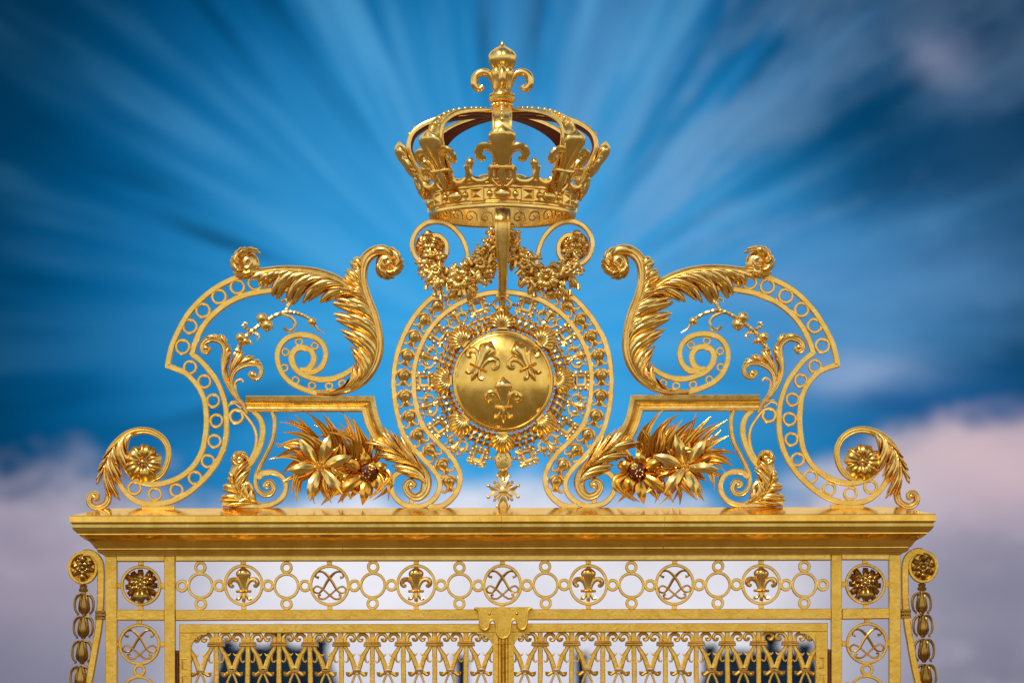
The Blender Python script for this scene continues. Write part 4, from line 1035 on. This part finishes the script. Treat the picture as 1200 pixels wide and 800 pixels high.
# arches
prof_a = cat([(90, 222), (97, 205), (105.6, 188), (109.8, 174), (107.4, 162), (101.6, 154), (90.6, 146.8), (75, 141.0), (56, 136.6), (34, 133.8), (10, 132.6)], 6)
P_, T_, N_ = frames(prof_a)   # (R, y): normals point outward/up
sgnN = 1 if (N_[10] @ np.array([1, -0.2])) > 0 else -1
for k in range(8):
    ph = math.radians(45 * k)
    mb = MB(); rings = []; ringl = []
    for i in range(len(P_)):
        t = i / (len(P_) - 1); h = float(np.interp(t, [0, .3, .6, 1], [9, 11.8, 11.4, 8.4]))
        sec = [(-h, -2.6), (-h, 1.0), (-h * .93, 2.4), (-h * .74, 2.4), (-h * .66, .6), (-h * .3, 1.0), (0, 1.3), (h * .3, 1.0), (h * .66, .6), (h * .74, 2.4), (h * .93, 2.4), (h, 1.0), (h, -2.6)]
        rings.append([cyl(ph, P_[i, 0] + sgnN * N_[i, 0] * o_, P_[i, 1] + sgnN * N_[i, 1] * o_, tt) for tt, o_ in sec])
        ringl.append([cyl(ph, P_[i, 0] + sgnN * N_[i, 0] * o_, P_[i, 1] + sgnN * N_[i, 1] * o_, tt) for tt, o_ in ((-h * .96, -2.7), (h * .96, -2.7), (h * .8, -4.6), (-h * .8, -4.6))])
    mb.loft(rings); arch = build('arch', mb, GOLD, crown, smooth=35)
    mb = MB(); mb.loft(ringl[12:]); build('red_underside', mb, RED, arch)  # arch underside, gold-on-gold reflection painted as red
    last = None
    for i in range(26, len(P_) - 2):
        p = P_[i]
        if last is None or np.linalg.norm(p - last) > 7.2:
            last = p; t = i / (len(P_) - 1); mb = MB()
            sphere(mb, cyl(ph, p[0] + sgnN * N_[i, 0] * 2.6, p[1] + sgnN * N_[i, 1] * 2.6), 3.1 - .9 * t, 10, 8); build('pearl', mb, PALEG, arch)

# fleurs-de-lis on the flaring rim: height line y -> radius
def flare(y): return float(np.interp(222 - y, [-10, 0, 10, 17, 24, 32, 39, 46, 52, 57], [88, 90, 96, 100.5, 105.5, 110.5, 114, 116.2, 117.4, 118.4]))
for k in range(8):
    ph = math.radians(45 * k); u = 46.0; yb = 212.0
    def fn(x, y, z, ph=ph):
        yy = yb - u * y
        return cyl(ph, flare(yy) + 3 + u * z * .9, yy, x * u * 1.08)
    mb = MB(); fleur(mb, fn, dep=.30, tails=False, crest_w=[(0, .10), (.15, .115), (.28, .145), (.40, .20), (.50, .255), (.58, .295), (.66, .32), (.74, .325), (.79, .305), (.83, .27), (.87, .22), (.90, .165), (.93, .11), (.96, .06), (1, .012)])
    def tail(pts, r): tube(mb, [fn(*p) for p in cat(pts, 5)], r, 9)
    tail([(0, .03, .02), (0, -.15, .06), (0, -.32, .06), (0, -.47, .02)], ramp((0, 4.2), (.5, 5.2), (1, 1.2)))
    f = build('fleur_de_lis', mb, GOLD, crown)
    mb = MB()
    for sx in (-1, 1):
        p = [(sx * .10, -.46, .02), (sx * .24, -.30, .03), (sx * .26, -.12, .03), (sx * .30, .0, .03)]
        tube(mb, [fn(*q) for q in cat(p, 5)], ramp((0, 2.4), (1, 2.6)), 8)
        p = [(sx * .26, -.04, .03), (sx * .29, -.2, .03), (sx * .42, -.30, .02), (sx * .60, -.30, .01), (sx * .74, -.20, .0), (sx * .82, -.04, 0), (sx * .86, .04, 0)]
        tube(mb, [fn(*q) for q in cat(p, 5)], ramp((0, 2.6), (.5, 3.2), (1, 2.4)), 8)
    build('scroll', mb, GOLD, f)
    pm = ph + math.radians(22.5); yy = 204.5
    mb = MB(); lathe_v(mb, [(3.0, yy + 13), (2.2, yy + 8), (3.4, yy + 5), (2.4, yy + 4)], cyl(pm, flare(yy + 8) + 1, yy)[0], cyl(pm, flare(yy + 8) + 1, yy)[2], 12)
    sphere(mb, cyl(pm, flare(yy + 8) + 1, yy), 5.0, 14, 10); build('ball', mb, GOLD, crown)

# finial
mb = MB()
lathe_v(mb, [(9, 138), (11, 134), (12, 128), (9.6, 125.4), (9.6, 121), (13, 119.6), (16, 118), (16.4, 115.4), (14, 113.6), (15, 112), (14.4, 110.4), (10, 109), (8, 100), (7, 90), (7, 86)], n=40)
fin = build('finial', mb, GOLD, crown)
mb = MB()
for k in range(14): sphere(mb, cyl(2 * PI * k / 14, 11, 123.4), 2.5, 8, 6)
build('bead_ring', mb, GOLD, fin)
for k in range(8):
    a = math.radians(45 * k); mb = MB()
    if k % 2 == 0:
        a += PI / 2
        p = cat([(7, 111), (8, 103), (11, 93), (17, 86), (25, 85), (31.5, 90), (32.4, 99), (27, 104.4), (22.6, 101)], 6)
        tube(mb, [cyl(a, r, y) for r, y in p], ramp((0, 3.4), (.4, 4.6), (.75, 4.6), (1, 3.4)), 10); build('curl', mb, GOLD, fin)
    elif True:
        lathe_v(mb, [(2.2, 110), (4, 104), (3.4, 98), (5.2, 92), (6.4, 87), (5.6, 83), (2.4, 80), (.3, 78.6)], *cyl(a, 9.4, 0)[::2], 16); build('petal', mb, GOLD, fin)
mb = MB()
lathe_v(mb, [(7, 88), (8.4, 85), (12, 80.5), (15.4, 75.4), (16.8, 70), (16.4, 65.4), (14, 61.4), (9.4, 57.6), (4.6, 55), (2.4, 53), (1.8, 50.6), (.4, 48)], n=64, lobes=lambda a: 1 - .05 * (1 - abs(math.sin(4 * a))) ** 3)
build('bulb', mb, GOLD, fin)

# =================================================================== GROUND AND THE PALACE FAR BEHIND
S = 1
def world_mesh(name, vs, fs, mat, parent=None, off=(0, 0, 0), smooth=False):
    me = bpy.data.meshes.new(name); me.from_pydata([(x - off[0], y - off[1], z - off[2]) for x, y, z in vs], [], fs)
    bm = bmesh.new(); bm.from_mesh(me); bmesh.ops.recalc_face_normals(bm, faces=bm.faces[:]); bm.to_mesh(me); bm.free()
    me.materials.append(mat); o = bpy.data.objects.new(name, me); COL.objects.link(o)
    if parent: o.parent = parent
    return o
g = world_mesh('ground', [(-3000, -3000, 0), (3000, -3000, 0), (3000, 3000, 0), (-3000, 3000, 0)], [(0, 1, 2, 3)], PAVING); g['kind'] = 'structure'

class WB:
    def __init__(s): s.v = []; s.f = []
    def box(s, x0, x1, y0, y1, z0, z1, tx=0, ty=0):
        b = len(s.v)
        s.v += [(x0, y0, z0), (x1, y0, z0), (x1, y1, z0), (x0, y1, z0), (x0 + tx, y0 + ty, z1), (x1 - tx, y0 + ty, z1), (x1 - tx, y1 - ty, z1), (x0 + tx, y1 - ty, z1)]
        s.f += [tuple(b + i for i in q) for q in ((0, 1, 2, 3), (4, 5, 6, 7), (0, 1, 5, 4), (1, 2, 6, 5), (2, 3, 7, 6), (3, 0, 4, 7))]
    def lathe(s, x, y, prof, n=20):
        b = len(s.v)
        for r, z in prof: s.v += [(x + r * math.cos(2 * PI * i / n), y + r * math.sin(2 * PI * i / n), z) for i in range(n)]
        for j in range(len(prof) - 1):
            for i in range(n): s.f.append((b + j * n + i, b + j * n + (i + 1) % n, b + (j + 1) * n + (i + 1) % n, b + (j + 1) * n + i))

def pavilion(x, Y, wd, eave, top, label, finx, ctop):
    o = bpy.data.objects.new('palace_pavilion', None); COL.objects.link(o); o.location = (x, Y, 0)
    o['label'] = label; o['category'] = 'pavilion'; o['group'] = 'palace pavilions behind the gate'
    off = (x, Y, 0); h = wd / 2
    b = WB(); b.box(x - h, x + h, Y - 5, Y + 9, 0, eave); b.box(x - h - .3, x + h + .3, Y - 5.3, Y + 9.3, eave, eave + .6); world_mesh('wall', b.v, b.f, STONE, o, off)
    for fl in range(3):
        for i in (-1, 0, 1):
            b = WB(); b.box(x + i * h * .6 - .55, x + i * h * .6 + .55, Y - 5.12, Y - 5.003, 1 + fl * 3.1, 3.1 + fl * 3.1); world_mesh('window', b.v, b.f, GLASSD, o, off)
    b = WB(); b.box(x - h, x + h, Y - 5, Y + 9, eave + .6, top - .5, h * .3, 2.0); b.box(x - h * .7, x + h * .7, Y - 3.2, Y + 7.2, top - .5, top, h * .12, .6); rf = world_mesh('roof', b.v, b.f, SLATE, o, off)
    b = WB(); b.lathe(x + finx, Y, [(.7, top - .3), (.9, top + .2), (.35, top + .5), (.8, top + .9), (.7, ctop - .3), (.2, ctop)]); world_mesh('finial', b.v, b.f, SLATE, rf, off)
    for i in (-1, 0, 1):
        b = WB(); b.box(x + i * h * .42 - .5, x + i * h * .42 + .5, Y - 5.05, Y - 2.2, eave + 1.4, eave + 3.0); b.box(x + i * h * .42 - .62, x + i * h * .42 + .62, Y - 5.15, Y - 2.1, eave + 3.0, eave + 3.5, .5, 0); dw = world_mesh('dormer', b.v, b.f, SLATE, rf, off)
    for sx, hh in ((-.72, .9), (-.3, .5), (.62, 1.0)):
        b = WB(); b.box(x + sx * h - .45, x + sx * h + .45, Y + 1, Y + 2.2, eave + 2, top + hh - .6); b.box(x + sx * h - .6, x + sx * h + .6, Y + .8, Y + 2.4, top + hh - .6, top + hh - .25); world_mesh('chimney', b.v, b.f, SLATE, rf, off)
pavilion(-16.0, 250, 10.0, 10.2, 15.6, 'blurred slate-roofed palace pavilion behind the gate leaf left of the moulded post', 0.3, 17.1)
pavilion(18.2, 250, 10.0, 10.2, 15.2, 'blurred slate-roofed palace pavilion behind the gate leaf right of the moulded post', 0.6, 17.0)
o = bpy.data.objects.new('palace_wing', None); COL.objects.link(o); o.location = (0, 262, 0); o['label'] = 'low palace wing with slate roof and two chimneys, seen between the pavilions'; o['category'] = 'palace'
off = (0, 262, 0); b = WB(); b.box(-40, 42, 262, 274, 0, 8.4); world_mesh('wall', b.v, b.f, STONE, o, off)
for i in range(20):
    b = WB(); b.box(-38 + 4 * i, -36.8 + 4 * i, 261.9, 261.997, 3, 6.4); world_mesh('window', b.v, b.f, GLASSD, o, off)
b = WB(); b.box(-40, 42, 262, 274, 8.4, 11.2, 1.5, 4.5); rf = world_mesh('roof', b.v, b.f, SLATE, o, off)
for x, z in ((-3.1, 15.4), (5.8, 15.6)):
    b = WB(); b.box(x - .45, x + .45, 267, 268.4, 10.4, z); b.box(x - .6, x + .6, 266.8, 268.6, z, z + .4); world_mesh('chimney', b.v, b.f, SLATE, rf, off)

# =================================================================== SKY
world = bpy.data.worlds.new('World'); sc.world = world; world.use_nodes = True
nt = world.node_tree; N = nt.nodes; L = nt.links; N.clear()
class E:
    """tiny expression wrapper over math nodes"""
    def __init__(s, k): s.k = k
    def m(op, *a, clamp=False):
        n = N.new('ShaderNodeMath'); n.operation = op; n.use_clamp = clamp
        for i, x in enumerate(a):
            if isinstance(x, E): L.new(x.k, n.inputs[i])
            else: n.inputs[i].default_value = x
        return E(n.outputs[0])
    __add__ = lambda s, o: E.m('ADD', s, o); __radd__ = __add__
    __sub__ = lambda s, o: E.m('SUBTRACT', s, o); __rsub__ = lambda s, o: E.m('SUBTRACT', o, s)
    __mul__ = lambda s, o: E.m('MULTIPLY', s, o); __rmul__ = __mul__
    __truediv__ = lambda s, o: E.m('DIVIDE', s, o)
def sstep(a, b, x):
    n = N.new('ShaderNodeMapRange'); n.interpolation_type = 'SMOOTHSTEP'; n.inputs[1].default_value = a; n.inputs[2].default_value = b; L.new(x.k, n.inputs[0]); return E(n.outputs[0])
def vec(x, y, z):
    n = N.new('ShaderNodeCombineXYZ')
    for i, a in enumerate((x, y, z)):
        if isinstance(a, E): L.new(a.k, n.inputs[i])
        else: n.inputs[i].default_value = a
    return n.outputs[0]
def noise(v, scale, detail=4, rough=.5, dist=0.0):
    n = N.new('ShaderNodeTexNoise'); n.inputs['Scale'].default_value = scale; n.inputs['Detail'].default_value = detail; n.inputs['Roughness'].default_value = rough; n.inputs['Distortion'].default_value = dist
    L.new(v, n.inputs['Vector']); return E(n.outputs['Fac'])
def mixc(f, a, b):
    n = N.new('ShaderNodeMix'); n.data_type = 'RGBA'; n.clamp_factor = True
    if isinstance(f, E): L.new(f.k, n.inputs[0])
    else: n.inputs[0].default_value = f
    for i, c in ((6, a), (7, b)):
        if isinstance(c, tuple): n.inputs[i].default_value = (*lin(c), 1)
        else: L.new(c, n.inputs[i])
    return n.outputs[2]
tc = N.new('ShaderNodeTexCoord'); sp = N.new('ShaderNodeSeparateXYZ'); L.new(tc.outputs['Generated'], sp.inputs[0])
dx, dy, dz = (E(sp.outputs[i]) for i in range(3))
dyc = E.m('MAXIMUM', dy, 0.08)
# bearing from the vanishing point of the cloud streaks (straight ahead over the gate, 6.7 degrees up)
a = dx / dyc * 5000.0; b = 990.0 - dz / dyc * 5000.0
ax = a; by = b - 405.0
rad = E.m('SQRT', ax * ax + by * by + 1.0); cs = ax / rad; sn = by / rad; rr = rad / 600.0
g1 = lambda x0, y0, sx, sy: E.m('EXPONENT', ((a - x0) / sx * ((a - x0) / sx) + (b - y0) / sy * ((b - y0) / sy)) * -1.0)
warp = noise(vec(a / 300.0, b / 170.0, 0.7), 1.0, 5, .55) - 0.5
warp2 = noise(vec(a / 300.0, b / 200.0, 5.3), 1.6, 5, .55) - 0.5
gw = lambda x0, y0, sx, sy, k=120.0: E.m('EXPONENT', ((a - x0 + warp * k) / sx * ((a - x0 + warp * k) / sx) + (b - y0 + warp2 * k) / sy * ((b - y0 + warp2 * k) / sy)) * -1.0)
blue = mixc(sstep(0.10, 0.95, rr), (56, 164, 228), (0, 96, 154))
blue = mixc(sstep(0.62, 1.18, rr), blue, (2, 50, 82))
blue = mixc(sstep(1.28, 2.2, rr), blue, (70, 138, 194))
# streaks: noise that varies with bearing and only slowly with distance from the vanishing point
st1 = noise(vec(cs * 3.2 + 3.0, sn * 3.2 + 1.0, rr * 0.75), 1.5, 3, .5)
st2 = noise(vec(cs * 9.0, sn * 9.0, rr * 0.9), 1.3, 3, .55)
st = st1 * 0.58 + st2 * 0.42
upper = 1.0 - sstep(430.0, 560.0, b)
light = sstep(0.48, 0.66, st) * upper * (1.0 - sstep(150.0, 420.0, b) * 0.6)
dark = (1.0 - sstep(0.34, 0.50, st)) * upper
c = mixc(light * (0.58 - sstep(0.35, 1.2, rr) * 0.27) * (0.45 + 0.55 * sstep(-420.0, -120.0, a)), blue, (98, 180, 230))
c = mixc(dark * sstep(0.15, 0.6, rr) * 0.85, c, (0, 54, 90))
# soft cloud bank on the north-east side, drawn out along the streaks
cb = noise(vec(cs * 4.0, sn * 4.0, rr * 1.6), 1.5, 5, .6)
c = mixc(sstep(0.40, 0.62, cb) * gw(330, 190, 300, 190) * 0.75, c, (118, 166, 210))
c = mixc(sstep(0.35, 0.6, cb) * gw(560, 30, 260, 130) * 0.75, c, (66, 88, 118))
c = mixc(gw(440, 165, 120, 70) * 0.9, c, (0, 60, 98))
c = mixc(gw(570, 190, 80, 60) * 0.6, c, (30, 70, 106))
c = mixc(gw(525, 92, 46, 30) * 0.75, c, (122, 132, 160))
c = mixc(gw(580, 300, 140, 90) * 0.5, c, (44, 92, 138))
c = mixc(gw(430, 330, 190, 70) * 0.55, c, (96, 152, 204))
c = mixc(gw(415, 440, 70, 32, 90) * 0.8, c, (150, 176, 214))
c = mixc(gw(540, 478, 150, 34, 80) * 0.8, c, (26, 88, 146))
# low bank: lilac and nearly white in the middle
edge = b + warp * 170.0 + warp2 * 90.0
mid = 1.0 - sstep(230.0, 600.0, E.m('ABSOLUTE', a + warp * 60.0))
bank = mixc(mid, (164, 157, 177), (239, 237, 245))
bank = mixc(sstep(690.0, 820.0, b) * 0.5, bank, (186, 188, 210))
bank = mixc(sstep(600.0, 830.0, b) * (1.0 - mid) * 0.8, bank, (108, 107, 126))
bn = noise(vec(a / 420.0, b / 260.0, 2.2), 1.4, 5, .55)
bank = mixc((1.0 - sstep(0.36, 0.60, bn)) * 0.55 * (1.0 - mid * 0.7), bank, (116, 118, 142))
bank = mixc(sstep(0.02, 0.22, noise(vec(a / 150.0, b / 80.0, 4.4), 1.0, 5, .6) - 0.5) * 0.45 * (1.0 - mid * 0.6), bank, (206, 198, 214))
bank = mixc(gw(570, 545, 150, 60, 70) * 0.85, bank, (212, 186, 192))
bank = mixc(gw(-560, 650, 110, 90) * 0.5, bank, (160, 146, 164))
yb = 590.0 - sstep(270.0, 590.0, a * -1.0) * 44.0 - sstep(330.0, 590.0, a) * 100.0 - E.m('EXPONENT', (a / 150.0) * (a / 150.0) * -1.0) * 34.0
puff = noise(vec(a / 90.0, b / 60.0, 8.1), 1.0, 5, .6) - 0.5
c = mixc(sstep(-30.0, 44.0, b - yb + warp * 190.0 + warp2 * 110.0 + puff * 60.0), c, bank)
# unseen bright cloud, added above the view for the cornice top to reflect
c = mixc(1.0 - sstep(-900.0, -160.0, b), c, (242, 226, 190))
# the rest of the sky: clear Nishita blue with bright broken cloud behind the camera
sky = N.new('ShaderNodeTexSky'); sky.sky_type = 'NISHITA'; sky.sun_disc = False
SUN_EL, SUN_AZ = 48, 205     # azimuth clockwise from north (+Y)
sky.sun_elevation = math.radians(SUN_EL); sky.sun_rotation = math.radians(SUN_AZ)
skm = N.new('ShaderNodeMix'); skm.data_type = 'RGBA'; skm.blend_type = 'MULTIPLY'; skm.inputs[0].default_value = 1.0
L.new(sky.outputs[0], skm.inputs[6]); skm.inputs[7].default_value = (0.10, 0.10, 0.10, 1)
gn = noise(tc.outputs['Generated'], 1.9, 6, .55)
gx = N.new('ShaderNodeMix'); gx.data_type = 'RGBA'; L.new((sstep(0.46, 0.60, gn) * 0.95).k, gx.inputs[0]); L.new(skm.outputs[2], gx.inputs[6]); gx.inputs[7].default_value = (1.05, 1.0, 0.95, 1)
# low haze all round
hz = N.new('ShaderNodeMix'); hz.data_type = 'RGBA'; L.new((1.0 - sstep(0.0, 0.42, dz)).k, hz.inputs[0]); L.new(gx.outputs[2], hz.inputs[6]); hz.inputs[7].default_value = (1.02, 0.98, 0.92, 1)
fin_mix = N.new('ShaderNodeMix'); fin_mix.data_type = 'RGBA'
L.new(sstep(0.25, 0.75, dy).k, fin_mix.inputs[0]); L.new(hz.outputs[2], fin_mix.inputs[6]); L.new(c, fin_mix.inputs[7])
bg = N.new('ShaderNodeBackground'); L.new(fin_mix.outputs[2], bg.inputs[0]); bg.inputs[1].default_value = 1.0
wo = N.new('ShaderNodeOutputWorld'); L.new(bg.outputs[0], wo.inputs[0])

sun = bpy.data.lights.new('sun', 'SUN'); sun.energy = 2.2; sun.angle = math.radians(10); sun.color = (1.0, 0.93, 0.82)
so = bpy.data.objects.new('sun', sun); COL.objects.link(so)
from mathutils import Vector
sd = Vector((math.cos(math.radians(SUN_EL)) * math.sin(math.radians(SUN_AZ)), math.cos(math.radians(SUN_EL)) * math.cos(math.radians(SUN_AZ)), math.sin(math.radians(SUN_EL))))
so.rotation_euler = sd.to_track_quat('Z', 'Y').to_euler()

# =================================================================== CAMERA
cam = bpy.data.cameras.new('camera'); co = bpy.data.objects.new('camera', cam); COL.objects.link(co)
co.location = (0, -50, EYE); co.rotation_euler = (PI / 2, math.radians(0.10), 0)
cam.sensor_width = 36; cam.lens = 150; cam.shift_x = 10 / 1200; cam.shift_y = 590 / 1200
cam.clip_start = 0.5; cam.clip_end = 8000
cam.dof.use_dof = True; cam.dof.focus_distance = 50; cam.dof.aperture_fstop = 0.95
sc.camera = co
sc.view_settings.view_transform = 'Standard'; sc.view_settings.look = 'None'; sc.view_settings.exposure = 0.0; sc.view_settings.gamma = 1.0
sc.view_settings.use_curve_mapping = False
sc.cycles.use_denoising = True
sc.cycles.sample_clamp_indirect = 2.5; sc.cycles.blur_glossy = 0.6
sc.cycles.max_bounces = 10; sc.cycles.glossy_bounces = 6
